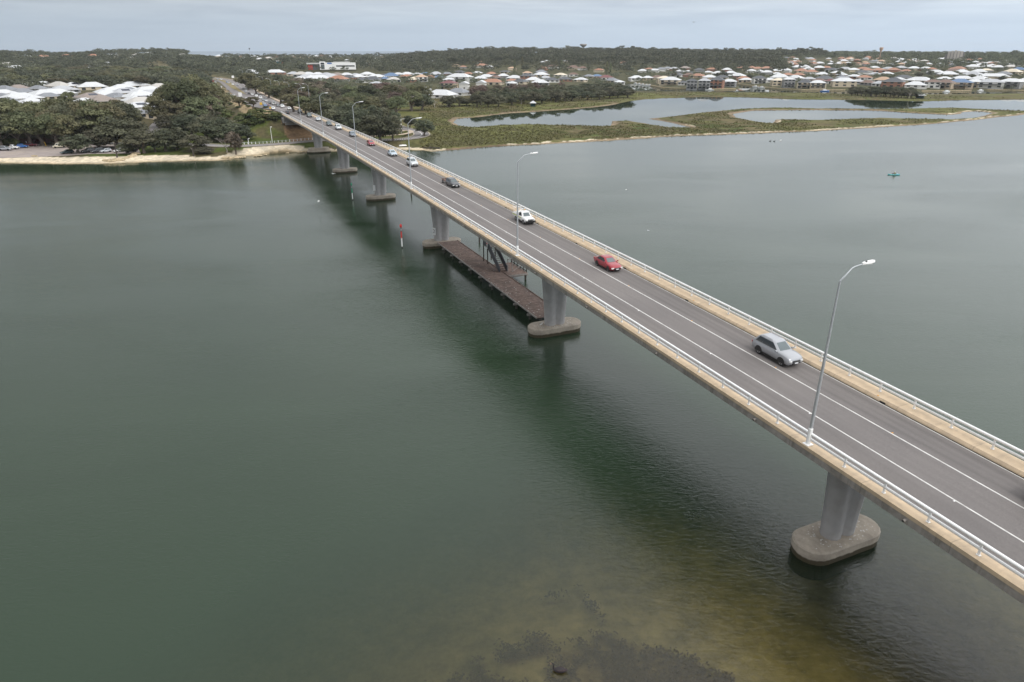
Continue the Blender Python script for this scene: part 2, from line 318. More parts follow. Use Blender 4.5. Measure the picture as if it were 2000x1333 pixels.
# ------------------------------------------------------------------ land, water
def px_poly(pts, z=0.0): return np.array([at(x, y, z)[:2] for x, y in pts])
LAND = px_poly([(-700, 331), (-300, 324), (-100, 321), (0, 319), (100, 321), (200, 320.5), (300, 317), (360, 315.5), (420, 315), (455, 311.5), (475, 306), (520, 302), (560, 298), (600, 298), (650, 296.5), (700, 295), (760, 293.5), (826, 294), (845, 297), (870, 294.5), (900, 292), (950, 288), (1000, 285), (1050, 283), (1100, 280), (1200, 275), (1300, 268), (1350, 265.5), (1400, 264), (1500, 260.5), (1600, 256), (1700, 250.5), (1800, 244), (1850, 240), (1900, 235.5), (1950, 229.5), (1987, 226), (2012, 222), (2030, 219.5),
    (1995, 217.3), (1937, 215), (1862, 211), (1725, 213.7), (1575, 212.5), (1512, 211), (1437, 214), (1375, 220), (1300, 229), (1265, 232.5), (1300, 238), (1352, 250), (1310, 249.5), (1262, 242), (1230, 236.5), (1195, 237), (1194, 246), (1175, 247), (1100, 245), (1025, 243), (975, 245), (925, 249), (897, 246), (885, 240), (895, 232), (937, 229), (987, 222.5), (1040, 219), (1100, 215), (1162, 210), (1200, 205), (1225, 199), (1262, 194), (1300, 192), (1375, 190), (1450, 190), (1550, 194), (1700, 195.5), (1800, 198), (1900, 195.5), (2000, 194.5), (2300, 191), (2800, 188)])
far_r, far_l = (3600., 4300.), (-5200., 4300.)
LAND = np.vstack([LAND, [far_r], [far_l], [(-2500., 300.)]])
WATERS = [px_poly(p) for p in (
    [(1432, 223), (1475, 216), (1575, 215), (1700, 216), (1725, 217), (1800, 222), (1860, 224.5), (1875, 223), (1882, 219), (1912, 217.5), (1939, 221), (1925, 226), (1900, 231), (1850, 233.5), (1775, 232.5), (1712, 231), (1600, 235), (1515, 234), (1510, 241), (1500, 241), (1475, 237.5), (1437, 230)],
    [(1190, 161.5), (1212, 162), (1240, 164), (1264, 167.5), (1295, 173.5), (1342, 175.6), (1390, 176.5), (1437, 176), (1448, 172), (1440, 168), (1425, 164.5), (1440, 165.5), (1465, 169), (1490, 172.5), (1527, 176), (1565, 178), (1650, 178.2), (1720, 179.5), (1800, 180.5), (1896, 179.5), (1927, 178), (2000, 179), (2400, 178), (2400, 184), (2000, 183.3), (1886, 184.3), (1780, 185.5), (1652, 184), (1552, 181.4), (1440, 180.6), (1332, 179.2), (1242, 178.3), (1205, 171)])]
def seg_dist(P, poly):
    d2 = np.full(len(P), 1e18); ins = np.zeros(len(P), bool); n = len(poly)
    for i in range(n):
        a, b = poly[i], poly[(i + 1) % n]; ab = b - a; L = ab @ ab + 1e-9
        t = np.clip(((P - a) @ ab) / L, 0, 1); q = P - (a + t[:, None] * ab); d2 = np.minimum(d2, (q * q).sum(1))
        c = (a[1] > P[:, 1]) != (b[1] > P[:, 1])
        xi = (b[0] - a[0]) * (P[:, 1] - a[1]) / (b[1] - a[1] + 1e-12) + a[0]; ins ^= c & (P[:, 0] < xi)
    return np.sqrt(d2), ins
def line_dist(P, pl):
    d2 = np.full(len(P), 1e18)
    for a, b in zip(pl[:-1], pl[1:]):
        ab = b - a; t = np.clip(((P - a) @ ab) / (ab @ ab), 0, 1); q = P - (a + t[:, None] * ab); d2 = np.minimum(d2, (q * q).sum(1))
    return np.sqrt(d2)
def vnoise(P, sc, seed=0):
    q = P / sc; i = np.floor(q).astype(np.int64); f = q - i; f = f * f * (3 - 2 * f)
    def h(a, b): 
        v = np.sin(a * 127.1 + b * 311.7 + seed * 74.7) * 43758.5453; return v - np.floor(v)
    x, y = i[:, 0].astype(float), i[:, 1].astype(float)
    return (h(x, y) * (1 - f[:, 0]) + h(x + 1, y) * f[:, 0]) * (1 - f[:, 1]) + (h(x, y + 1) * (1 - f[:, 0]) + h(x + 1, y + 1) * f[:, 0]) * f[:, 1]
def smooth(a, b, x): t = np.clip((x - a) / (b - a), 0, 1); return t * t * (3 - 2 * t)
LOOP = px_poly([(180, 281), (240, 281), (300, 283), (380, 283), (450, 286), (520, 283.5), (570, 279.5), (610, 276), (650, 273.5), (700, 273.5), (760, 274), (800, 271), (818, 267.5), (824, 263), (818, 258), (800, 254), (782, 250), (765, 244), (740, 238)], 2.5)
STREET = px_poly([(284, 283), (292, 268), (300, 256), (309, 246), (316, 238.5), (330, 232), (360, 226)], 3.0)
CARPARK = px_poly([(-60, 313), (0, 309), (60, 307.5), (130, 304.5), (180, 301), (275, 300), (270, 290), (235, 283), (170, 282), (150, 284), (75, 283), (0, 290), (-60, 293)], 1.05)
SKYL = np.array([(-400, 22), (0, 24), (100, 20), (180, 21), (250, 26), (330, 28), (400, 22), (500, 17), (700, 18), (800, 21), (880, 26), (960, 30), (1100, 29), (1250, 28), (1400, 26), (1550, 26), (1700, 25), (1850, 24), (2000, 24), (2400, 24)], float)
ROAD_PTS = [(s, 1.5) for s in range(380, 860, 20)] + [(880, .5), (920, -2.5), (960, -8), (1000, -16), (1060, -32), (1120, -52), (1200, -84)]
def road_l(s): return np.interp(s, [p[0] for p in ROAD_PTS], [p[1] for p in ROAD_PTS])
def ground(P):
    """height of the land and what covers it, for points P (n x 2)"""
    P = np.asarray(P, float); X, Y = P[:, 0], P[:, 1]
    wob = (vnoise(P, 9, 1) - .5) * 2.4 + (vnoise(P, 3, 2) - .5) * 1.0
    d, ins = seg_dist(P, LAND); sd = np.where(ins, d, -d)
    dw = np.full(len(P), 1e9)
    for wp in WATERS:
        d2, i2 = seg_dist(P, wp); sd = np.minimum(sd, np.where(i2, -d2, d2)); 
    sd = sd + wob * np.clip(np.abs(sd) / 3 + .25, 0, 1)
    s, l = SLa(X, Y)
    marsh = smooth(18, 34, l) * (1 - smooth(330, 380, s + (l - 60) * -.55 * (l < 160)) * (l < 120)) 
    px = 1000 + FPX * X / np.maximum(Y, 50) / CP * .985
    marsh = np.where((l > 25) & (Y < 700), 1.0, 0.0) * np.where(l < 70, smooth(25, 60, l), 1)
    left = l < 12
    hb = np.where(sd > 0, np.where(left, np.minimum(sd * .13, 1.15) + np.clip((sd - 14) * .025, 0, 2.6), np.minimum(sd * .12, .55) + np.clip((sd - 60) * .01, 0, 1.2) * (1 - marsh * .8)), np.maximum(sd * .12, -3.0))
    far = np.interp(px, SKYL[:, 0], SKYL[:, 1]); rr = np.hypot(X, Y)
    rise = smooth(780, 1900, rr) * far * (1 - smooth(2300, 4000, rr) * 1.15)
    rise = rise * np.clip(sd / 25, 0, 1)
    h = hb + np.where(sd > 0, np.clip(sd / 60, 0, 1), 0) * (smooth(420, 700, rr) * 1.6 * (1 - (Y < 760) * (l > 120) * .8)) + rise
    h = h + np.where(sd > 30, (vnoise(P, 40, 5) - .5) * .5, 0) * (1 - marsh)
    # approach embankment and the road bed
    rz = deckz(s); dl = np.maximum(np.maximum(-8.5 - (l - road_l(np.maximum(s, 380)) + 1.5) * 1, (l - road_l(np.maximum(s, 380)) + 1.5) - 14.5), 0)
    dls = np.where(l < 2, dl * .30, dl * .42)
    ds = np.maximum(352 - s, 0)
    emb = rz - .35 - dls - ds * .62
    emb = np.where((s > 300) & (s < 1250), emb, -99)
    onroad = (dl < 2.5) & (s > 356) & (s < 1230)
    h = np.where(sd > 2, np.maximum(h, emb), h); h = np.where(onroad, rz - .4, h)
    dloop = np.minimum(line_dist(P, LOOP), line_dist(P, STREET)); k = 1 - smooth(4.2, 11, dloop); h = h * (1 - k) + 2.45 * k
    dc, ic = seg_dist(P, CARPARK); k = np.where(ic, 1, 1 - smooth(0, 2.5, dc)); h = h * (1 - k) + 1.0 * k
    # cover
    n1, n2, n3 = vnoise(P, 14, 9), vnoise(P, 38, 10), vnoise(P, 5, 12)
    c = np.zeros((len(P), 3)); lawn = np.array((.075, .098, .028)); scrub = np.array((.105, .095, .05)); soil = np.array((.07, .062, .04)); sand = np.array((.57, .51, .43)); mud = np.array((.155, .115, .085)); mar = np.array((.115, .122, .046)); marb = np.array((.12, .103, .058))
    f = np.clip(n1 * .7 + n2 * .6 - .15, 0, 1)[:, None]
    base = soil * (1 - f) + scrub * f
    lw = (np.where((s > 296) & (s < 372) & (l > -80) & (l < 60), 1, 0) * smooth(.25, .5, n1 * .6 + n3 * .4))[:, None]
    base = base * (1 - lw) + lawn * lw
    mm = marsh[:, None]; f2 = smooth(.35, .65, n2 * .55 + n1 * .45)[:, None]
    mcol = mar * (1 - f2) + marb * f2; g3 = smooth(.62, .8, n3 * .5 + n2 * .5)[:, None]; mcol = mcol * (1 - g3) + np.array((.075, .095, .03)) * g3
    c = base * (1 - mm) + mcol * mm
    spill = ((s > 306) & (s < 352) & (l > -1) & (l < 13))[:, None]; c = np.where(spill, np.array((.25, .17, .11)) * (.8 + .4 * n3[:, None]), c)
    shoulder = ((dl < 5.5) & (s > 370))[:, None] & (n3 > .25)[:, None]; c = np.where(shoulder, np.array((.30, .24, .16)), c)
    lot = smooth(3, 7, sd) * (1 - smooth(14, 17, sd + (n1 - .5) * 7)) * left * (s < 330)
    bw = np.where(left & (Y < 330), np.where(l < -42, 10, 6.0) + (n1 - .5) * 3.5, 3.2 + (n3 - .5) * 2.2); bw = np.where(marsh > 0, np.where(sd < 200, 3.0 + (n3 - .5) * 2.5, 0), bw)
    isb = ((sd < bw) & (Y < 560))[:, None]
    main = np.where((s < 330), 1, 0)
    sc = sand * (.94 + .12 * n3[:, None]); wet = smooth(0, 3.0, sd)[:, None]; sc = sc * wet + np.array((.33, .27, .19)) * (1 - wet)
    mudz = ((l > 55) & (l < 84) & (s < 300) | (s > 330) & (l > 20))[:, None]; sc = np.where(mudz, mud * (.8 + .4 * n3[:, None]), sc)
    mudline = ((l >= 84) & (sd < 1.6 + 1.6 * n1))[:, None]; sc = np.where(mudline, np.array((.24, .19, .14)), sc)
    c = np.where(isb, sc, c)
    c = np.where((sd < 0)[:, None], np.array((.10, .085, .055)), c)
    sub = smooth(650, 800, rr)[:, None] * (1 - mm); c = c * (1 - sub * .7) + np.array((.072, .076, .045)) * sub * .7
    return h, c
def gz(X, Y): return float(ground([(X, Y)])[0][0])
ang = np.radians(np.linspace(-50, 50, 760)); rad = 205 * np.exp(np.linspace(0, math.log(4200 / 205), 560))
AA, RR = np.meshgrid(ang, rad); PX = np.stack([(np.sin(AA) * RR).ravel(), (np.cos(AA) * RR).ravel()], 1)
hh, cc = ground(PX); na, nr = len(ang), len(rad)
idx = np.arange(na * nr).reshape(nr, na); fq = np.stack([idx[:-1, :-1], idx[:-1, 1:], idx[1:, 1:], idx[1:, :-1]], -1).reshape(-1, 4)
keep = (hh[fq].max(1) > -2.8); fq = fq[keep]
g = link('ground', npmesh('ground', np.c_[PX, hh], fq, M['ground'], cc, smooth=True)); tag(g, kind='structure')
# water surface, finer near the bridge; 'tint' holds how clear (shallow) it is
wa = np.radians(np.linspace(-180, 180, 361)); wr = np.r_[0.5, 4 * np.exp(np.linspace(0, math.log(60000 / 4), 260))]
AA, RR = np.meshgrid(wa, wr); WP = np.stack([(np.sin(AA) * RR).ravel(), (np.cos(AA) * RR).ravel()], 1)
def clearness(P):
    X, Y = P[:, 0], P[:, 1]; n = vnoise(P, 15, 3) * 5 + vnoise(P, 6, 4) * 1.6 - 3.3
    return (smooth(0, 1, (65 - Y - .85 * np.maximum(0, -(X - 2)) - .12 * np.maximum(0, X - 20) + n) / 37) * .91) * (1 - smooth(48, 64, np.abs(X - 3))) * smooth(-24, -12, Y)
idx = np.arange(len(WP)).reshape(len(wr), len(wa)); fq = np.stack([idx[:-1, :-1], idx[:-1, 1:], idx[1:, 1:], idx[1:, :-1]], -1).reshape(-1, 4)
cl_ = clearness(WP)
wt = link('lake_water', npmesh('lake_water', np.c_[WP, np.zeros(len(WP))], fq, M['water'], np.stack([cl_, cl_, cl_], 1))); tag(wt, kind='structure')
WEED = [px_poly(p, -.4) for p in (
    [(965, 1268), (977, 1250), (1022, 1247), (1040, 1233), (1064, 1238), (1071, 1256), (1052, 1274), (1028, 1280), (1010, 1298), (974, 1292)],
    [(1073, 1330), (1076, 1300), (1088, 1276), (1121, 1250), (1148, 1240), (1160, 1228), (1185, 1222), (1211, 1230), (1232, 1247), (1295, 1256), (1340, 1274), (1385, 1295), (1430, 1322), (1470, 1400), (1480, 1500), (1060, 1500)],
    [(820, 1345), (863, 1328), (890, 1313), (920, 1304), (950, 1310), (980, 1316), (1000, 1314), (1028, 1328), (1040, 1400), (1000, 1440), (800, 1430)],
    [(1127, 1142), (1134, 1143), (1150, 1168), (1166, 1178), (1168, 1190), (1180, 1212), (1172, 1214), (1158, 1190), (1145, 1178)],
    [(1055, 1166), (1075, 1158), (1105, 1154), (1110, 1160), (1080, 1166)], [(915, 1290), (935, 1283), (950, 1287), (935, 1297)], [(1340, 1000), (1365, 1000), (1370, 1008), (1345, 1010)])]
# lake bed under the near water
bx = np.r_[np.arange(-70, -24, 1.5), np.arange(-24, 40, .3), np.arange(40, 76, 1.5)]; by = np.r_[np.arange(-30, 18, 2.0), np.arange(18, 58, .3), np.arange(58, 120, 1.5)]; XX, YY = np.meshgrid(bx, by); BP = np.stack([XX.ravel(), YY.ravel()], 1); cb = clearness(BP)
bz = -.55 - (1 - cb / .91) * 2.2 + (vnoise(BP, 6, 21) - .5) * .12
nb_ = vnoise(BP, 8, 22)[:, None]; bc = np.array((.40, .365, .225)) * (.93 + .14 * nb_)
wv_ = np.zeros(len(BP)); q_ = (np.abs(BP[:, 0] - 8) < 33) & (np.abs(BP[:, 1] - 38) < 21); Q = BP[q_]; acc = np.zeros(len(Q))
for k, wp in enumerate(WEED):
    d, i = seg_dist(Q, wp); e_ = np.where(i, d, -d) + (vnoise(Q, .9, 31) - .5) * (.9 if k < 3 else .3) + (vnoise(Q, 2.4, 32) - .5) * (.8 if k < 3 else .2); acc = np.maximum(acc, smooth(-.25, .45, e_))
acc *= .78 + .22 * smooth(.25, .5, vnoise(Q, 1.1, 33)); wv_[q_] = acc; bc = bc * (1 - .85 * wv_[:, None]) + np.array((.21, .162, .118)) * .85 * wv_[:, None]
idx = np.arange(len(BP)).reshape(len(by), len(bx)); fq = np.stack([idx[:-1, :-1], idx[:-1, 1:], idx[1:, 1:], idx[1:, :-1]], -1).reshape(-1, 4)
lb = link('lake_bed', npmesh('lake_bed', np.c_[BP, bz], fq, M['ground'], bc)); tag(lb, kind='structure')
# leaf cards: n small leaves at points c with normals nrm
def leaves(c, nrm, size, asp=1.7):
    n = len(c); a = RNG.normal(size=(n, 3)); u = np.cross(nrm, a); u /= np.linalg.norm(u, axis=1)[:, None] + 1e-9; v = np.cross(nrm, u)
    size = np.broadcast_to(size, (n,))[:, None] * .5; u = u * size * asp; v = v * size
    vs = np.stack([c - u, c - v * .9 + u * .1, c + u, c + v * .9 + u * .1], 1).reshape(-1, 3)
    return vs, np.arange(n * 4).reshape(n, 4)
def in_poly(P, poly): return seg_dist(P, poly)[1]
vs, fs, ts, nv = [], [], [], 0
for k, wp in enumerate(WEED):
    lo, hi = wp.min(0) - 1, wp.max(0) + 1; lo = np.maximum(lo, (-30, 18)); n = int((hi - lo).prod() * 60)
    P = RNG.uniform(lo, hi, (n, 2)); d, i = seg_dist(P, wp); edge = (vnoise(P, .8, 31) - .5) * .9 + (vnoise(P, 2.4, 32) - .5) * .8
    P = P[(np.where(i, d, -d) + edge * (.35 if k > 2 else 1.0) + RNG.normal(0, .16, len(P))) > 0]
    hole = vnoise(P, 1.1, 33) * .6 + vnoise(P, .4, 34) * .4; P = P[hole > (.30 if k == 1 else .22)]
    c = np.c_[P, -.5 + RNG.uniform(0, .12, len(P))]; nr_ = RNG.normal(size=(len(P), 3)) * .35 + (0, 0, 1); nr_ /= np.linalg.norm(nr_, axis=1)[:, None]
    v, f = leaves(c, nr_, RNG.uniform(.08, .2, len(P))); vs.append(v); fs.append(f + nv); nv += len(v); ts.append(np.repeat(RNG.uniform(0, 1, len(P)), 4))
wd = link('seagrass', npmesh('seagrass', np.vstack(vs), np.vstack(fs), LEAF['weed'], np.concatenate(ts))); tag(wd, 'dark seagrass patches on the shallow sandy lake bed', 'seagrass', kind='stuff')

# roads on land
def ribbon(name, pl, width, z, m, zoff=0.0, off=0.0):
    pl = [Vector((*p, 0)) for p in pl]; q = []
    for i in range(len(pl) - 1):                       # smooth the corners
        p0, p1, p2, p3 = pl[max(i - 1, 0)], pl[i], pl[i + 1], pl[min(i + 2, len(pl) - 1)]
        for k in range(6):
            t = k / 6; q.append(.5 * ((2 * p1) + (p2 - p0) * t + (2 * p0 - 5 * p1 + 4 * p2 - p3) * t * t + (3 * p1 - p0 - 3 * p2 + p3) * t**3))
    q.append(pl[-1]); vs = []; fs = []
    for i, p in enumerate(q):
        t = (q[min(i + 1, len(q) - 1)] - q[max(i - 1, 0)]).normalized(); n = Vector((t.y, -t.x, 0)); zz = z(p) if callable(z) else z
        for o in (off - width / 2, off + width / 2): vs.append((p + n * o) + Vector((0, 0, zz + zoff)))
        if i: fs.append((2 * i - 2, 2 * i - 1, 2 * i + 1, 2 * i))
    b = MB(); b.add(vs, [tuple(f) for f in fs]); return b.build(name, m), q
M['kerb'] = mat('pale_kerb_concrete', (.42, .36, .28), .85, var=.12)
M['path'] = mat('sandy_footpath', (.48, .38, .29), .9, var=.12, scale=1)
o, _ = ribbon('underpass_road', LOOP, 6.6, 2.56, M['road']); tag(o, kind='structure')
o, q = ribbon('road_edge_line', LOOP[3:], .35, 2.564, M['line'], off=0.0); tag(o, kind='structure')
for off in (3.6, -3.6):
    o, _ = ribbon('kerb', LOOP, .5, 2.68, M['kerb'], off=off); tag(o, kind='structure')
o, _ = ribbon('side_street', STREET, 8.5, 2.62, M['road']); tag(o, kind='structure')
o, _ = ribbon('footpath', px_poly([(700, 268), (770, 264.5), (795, 261.5), (803, 258), (795, 255), (783, 257)], 2.5), 2.4, 2.60, M['path']); tag(o, kind='structure')
b = MB(); b.add([(p[0], p[1], 1.06) for p in CARPARK], [tuple(range(len(CARPARK)))]); o = b.build('car_park', mat('car_park_asphalt', (.30, .255, .235), .9, var=.14, scale=.35, dirt=(.40, .33, .26), dscale=.12, damt=.6)); tag(o, kind='structure')
# approach road beyond the bridge: two carriageways and a grassed median
def strip(name, l0, l1, s0, s1, m, dz=0.0, step=8):
    b = MB(); vs = []; fs = []; ss = np.arange(s0, s1 + .1, step)
    for i, s in enumerate(ss):
        c = float(road_l(max(s, 380))) - 1.5
        a0 = l0(s) if callable(l0) else l0; a1 = l1(s) if callable(l1) else l1
        for l in (a0 + c, a1 + c): vs.append(B(s, l, float(deckz(s)) + dz))
        if i: fs.append((2 * i - 2, 2 * i - 1, 2 * i + 1, 2 * i))
    b.add(vs, fs); return tag(b.build(name, m), kind='structure')
strip('approach_road', lambda s: .7 - 9.0 * float(smooth(372, 460, np.array([s]))[0]), lambda s: 10.7 + 1.6 * float(smooth(400, 470, np.array([s]))[0]), 356, 1220, M['road'])
strip('median', lambda s: -4.6 * min(1, max(.05, (s - 600) / 120)) + .6, lambda s: 1.0 + min(1, max(0, (s - 600) / 150)) * .6, 600, 1200, mat('dry_median_grass', (.20, .16, .06), .95, var=.3, scale=.4), .16)
strip('footpath', 13.2, 15.4, 400, 1200, M['path'], .03)
for a, b_, n0 in ((3.95, 4.12, 356), (7.3, 7.46, 356)): strip('lane_line', a, b_, n0, 600, M['line'], .004)
strip('lane_line', 5.8, 5.95, 600, 1200, M['line'], .004); strip('lane_line', 11.6, 11.75, 480, 1200, M['line'], .004)
# ------------------------------------------------------------------ the bridge (local x along it, y = -l across, z up)
SB0, SB1 = -32.0, 358.0
br = thing('road_bridge', 'long concrete road bridge with tan kerbs and white rails crossing the estuary', 'bridge', tuple(B(0, 0)), HEAD)
BST = list(np.arange(SB0, SB1, 3.0)) + [SB1]
def sweep(name, prof, m, parent, s0=SB0, s1=SB1, closed=True, dz=0.0, sub=None):
    ss = [s for s in BST if s0 < s < s1]; ss = [s0] + ss + [s1]
    b = MB(); b.loft([[(s, -l, float(deckz(s)) + z + dz) for l, z in prof] for s in ss], 0, False, closed, closed); return b.build(name, m, parent)
sweep('road_surface', [(.55, 0), (.55, -.08), (10.72, -.08), (10.72, 0)], M['asphalt'], br)
sweep('deck_slab', [(-.42, .02), (-.42, -.50), (.3, -.62), (2.6, -.95), (9.1, -.95), (11.5, -.62), (12.22, -.50), (12.22, .02), (10.75, -.084), (.5, -.084)], M['conc'], br)
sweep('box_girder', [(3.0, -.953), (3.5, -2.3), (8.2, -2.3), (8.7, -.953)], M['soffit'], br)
for nm, pr in (('kerb', [(-.45, .023), (-.45, .30), (-.32, .33), (.42, .30), (.55, .12), (.58, .023)]), ('kerb', [(10.70, .023), (10.73, .12), (10.86, .30), (12.1, .33), (12.25, .30), (12.25, .023)])):
    sweep(nm, pr, M['tan'], br)
for l in (4.02, 7.31): sweep('lane_line', [(l - .065, .004), (l + .065, .004)], M['line'], br, closed=False)
sweep('edge_line', [(10.50, .004), (10.58, .004)], M['line'], br, closed=False); sweep('edge_line', [(.74, .004), (.82, .004)], M['line'], br, closed=False)
sweep('kerb_joint', [(10.62, .005), (10.69, .005)], M['black'], br, closed=False)
def tube_along(b, l, h, r, s0, s1, n=7):
    ss = [s0] + [s for s in BST if s0 < s < s1] + [s1]
    b.tube([(s, -l, float(deckz(s)) + h) for s in ss], r, n)
pm = MB(); pm.box((0, 0, .40), (.13, .11, .84), top=.9); pm.box((0, 0, .015), (.22, .2, .03)); pm.box((0, 0, .84), (.15, .16, .07)); post_me = pm.mesh('railing_post', M['white'])
for l, ph, nm in ((-.02, 36.74, 'white'), (11.74, 34.18, 'white')):
    b = MB(); tube_along(b, l, 1.16, .112, SB0, SB1); tube_along(b, l, .76, .09, SB0, SB1)
    rl = b.build('railing', M['white'], br)
    k0 = math.ceil((SB0 + .5 - ph) / 3.17); st = [ph + 3.17 * k for k in range(k0, 200) if ph + 3.17 * k < SB1 - .5]
    vis = [s for s in st if s > (10 if l < 5 else 14)]
    for s in vis[:100]:
        o = link('railing_post', post_me, rl); o.location = (s, -l, float(deckz(s)) + .31)
    b = MB()
    for s in vis[100:] + [s for s in st if s not in vis]:
        z = float(deckz(s)); b.box((s, -l, z + .71), (.10, .085, .84)); b.box((s, -l, z + 1.15), (.15, .16, .07))
    tag(b.build('far_railing_posts', M['white'], rl), kind='stuff')
sm = MB(); sm.box((0, 0, .02), (.12, .12, .04), top=.6)
stud_w = sm.mesh('road_stud', M['white']); stud_o = sm.mesh('road_stud', M['orange'])
for l, me, ph in ((3.88, stud_w, 21.9), (7.44, stud_o, 17.2), (10.95, stud_o, 21.5)):
    for k in range(14):
        s = ph + 12.2 * k; o = link('road_stud', me, br); o.location = (s, -l, float(deckz(s)) + (.004 if l < 10 else .31))
dm = MB(); dm.box((0, 0, .07), (.5, .10, .12)); drain_me = dm.mesh('scupper_drain', M['black'])
pp = MB(); pp.tube([(0, -.02, 0), (0, .22, -.03)], .10, 10); pipe_me = pp.mesh('drain_pipe', M['conc'])
pi_ = MB(); pi_.tube([(0, .225, -.03), (0, .235, -.031)], .075, 10); pipe_in = pi_.mesh('pipe_mouth', M['black'])
for k in range(11):
    s = 20.0 + 13.0 * k; o = link('scupper_drain', drain_me, br); o.location = (s, -10.72, float(deckz(s)))
    s = 22.0 + 13.4 * k; o = link('drain_pipe', pipe_me, br); o.location = (s, .41, float(deckz(s)) - .22); o2 = link('pipe_mouth', pipe_in, o)
# piers: two rounded lobes joined by a thinner web, flaring upwards, on a stadium pile cap
def stadium(hl, hw, n=10):
    p = []
    for sg in (1, -1):
        for k in range(n + 1):
            a = -math.pi / 2 + math.pi * k / n; p.append((math.sin(a) * hw * -sg * -1 if False else math.cos(a) * hw * 0, 0))
    pts = []
    for k in range(n + 1):
        a = math.pi * k / n; pts.append((hw * math.cos(a), hl - hw + hw * math.sin(a)))
    for k in range(n + 1):
        a = math.pi + math.pi * k / n; pts.append((hw * math.cos(a), -hl + hw + hw * math.sin(a)))
    return pts
def lobes(hl, r, web, n=9):
    pts = []; a0 = math.asin(min(.95, web / r)); c = hl - r
    for sg in (1, -1):
        for k in range(n + 1):
            a = -math.pi / 2 + a0 + (2 * math.pi - 2 * a0) * 0 + 0
            th = a0 - math.pi / 2; th = th + (math.pi - 2 * th) * 0
            al = -(math.pi / 2 - a0) + (math.pi + 2 * (math.pi / 2 - a0)) * k / n
            x, y = r * math.cos(al), r * math.sin(al) + c
            pts.append((x * sg, y * sg))
    return pts
PIERS = [-20.6, 30.9, 82.0, 134.0, 187.2, 237.3, 291.0]; PL = 5.85
for i, s in enumerate(PIERS):
    zt = float(deckz(s)) - .96; zc = 1.25 if i < 6 else 1.9
    b = MB(); rings = []
    for q in (0, .2, .4, .6, .8, 1.0):
        z = zc - .02 + (zt - .55 - zc) * q; hl = 1.56 + .78 * q**1.4; rings.append([(x, y, z) for x, y in lobes(hl, .84 + .04 * q, .5)])
    b.loft(rings, 0, True)
    for sg in (1, -1):                                  # prongs that carry the bearings; a dark gap stays between them
        rr = []
        for q in (0, 1):
            z = zt - .56 + .42 * q; rr.append([(.86 * math.cos(a), sg * 1.40 + .86 * math.sin(a), z) for a in np.linspace(0, 2 * math.pi, 18)[:-1]])
        b.loft(rr, 0, True); b.box((0, sg * 1.4, zt - .075), (.8, .8, .13), m=1)
    p = b.build('pier', [M['pierc'], M['black']], br); p.location = (s, -PL, 0)
    c = MB(); zb = -1.5
    c.loft([[(x, y, z) for x, y in stadium(4.15 * f, 1.72 * f + (f - 1) * 1.5)] for f, z in ((.985, zb), (.985, zc - .75), (1.0, zc - .70), (1.0, zc - .12), (.972, zc))], 0, False)
    if i in (1, 2):
        g_ = MB(); rr_ = random.Random(i)
        for k in range(150):
            a = rr_.uniform(0, 6.28); q = rr_.uniform(1.0, 1.6) if k < 90 else rr_.uniform(1, 2.4); x = math.cos(a) * q * .95; y = math.sin(a) * q * (1.5 if k > 90 else 1.9)
            if abs(x) > 1.6 or abs(y) > 3.9 or (abs(x) < .9 and abs(y) < 1.75): continue
            r = rr_.uniform(.02, .07); g_.add([(x + r * rr_.uniform(.6, 1.5) * math.cos(e), y + r * rr_.uniform(.6, 1.4) * math.sin(e), zc + .004) for e in np.linspace(0, 6.28, 8)[:-1]], [tuple(range(7))])
        tag(g_.build('droppings', M['guano'], p), kind='stuff')
    if i == 6: c.loft([[(x, y, z) for x, y in stadium(4.7, 2.3)] for z in (.1, .75)], 0, False)
    c.build('pile_cap', M['cap'], p)
# abutment at the far end
b = MB(); za = float(deckz(345)); b.prism([(344, 1.2), (360, 1.2), (360, -13.0), (344, -13.0)], za - 3.3, za - 1.05); b.prism([(349, .8), (361, .8), (361, .2), (352, .2)], za - 3.6, za - .62)
b.box((342.6, -5.9, za - 3.3), (3.0, 12.4, 1.2)); b.box((351, .25, za - 1.9), (14, .3, 2.6))
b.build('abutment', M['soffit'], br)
# clearance plaques fixed to two of the piers
def text_mesh(body, size, m):
    cu = bpy.data.curves.new(body, 'FONT'); cu.body = body; cu.size = size; cu.align_x = 'CENTER'; cu.align_y = 'CENTER'; cu.extrude = .004; o = bpy.data.objects.new('t', cu); COL.objects.link(o)
    dg = bpy.context.evaluated_depsgraph_get(); me = bpy.data.meshes.new_from_object(o.evaluated_get(dg)); bpy.data.objects.remove(o); me.materials.clear(); me.materials.append(m); return me
for i, sp in ((3, 2.6), (4, 2.6)):
    s = PIERS[i]; b = MB(); n = 6; r = .885; hh_ = 1.5
    rings = []
    for q in (0, 1): rings.append([(r * math.cos(a), 0 + r * math.sin(a), q * hh_) for a in np.linspace(R(100), R(150), n)])
    b.loft(rings, 0, True, False, False); b.loft([[(p[0] * .99, p[1] * .99, p[2]) for p in rr] for rr in rings][::-1], 0, True, False, False)
    pl = b.build('clearance_plaque', M['white'], br); pl.location = (s, -PL + 1.02, sp)
    if i == 3:
        t = link('plaque_number', text_mesh('2', 1.15, M['black']), pl); a = R(125); t.location = (.895 * math.cos(a), .895 * math.sin(a), .75); t.rotation_euler = (R(90), 0, a + R(90))

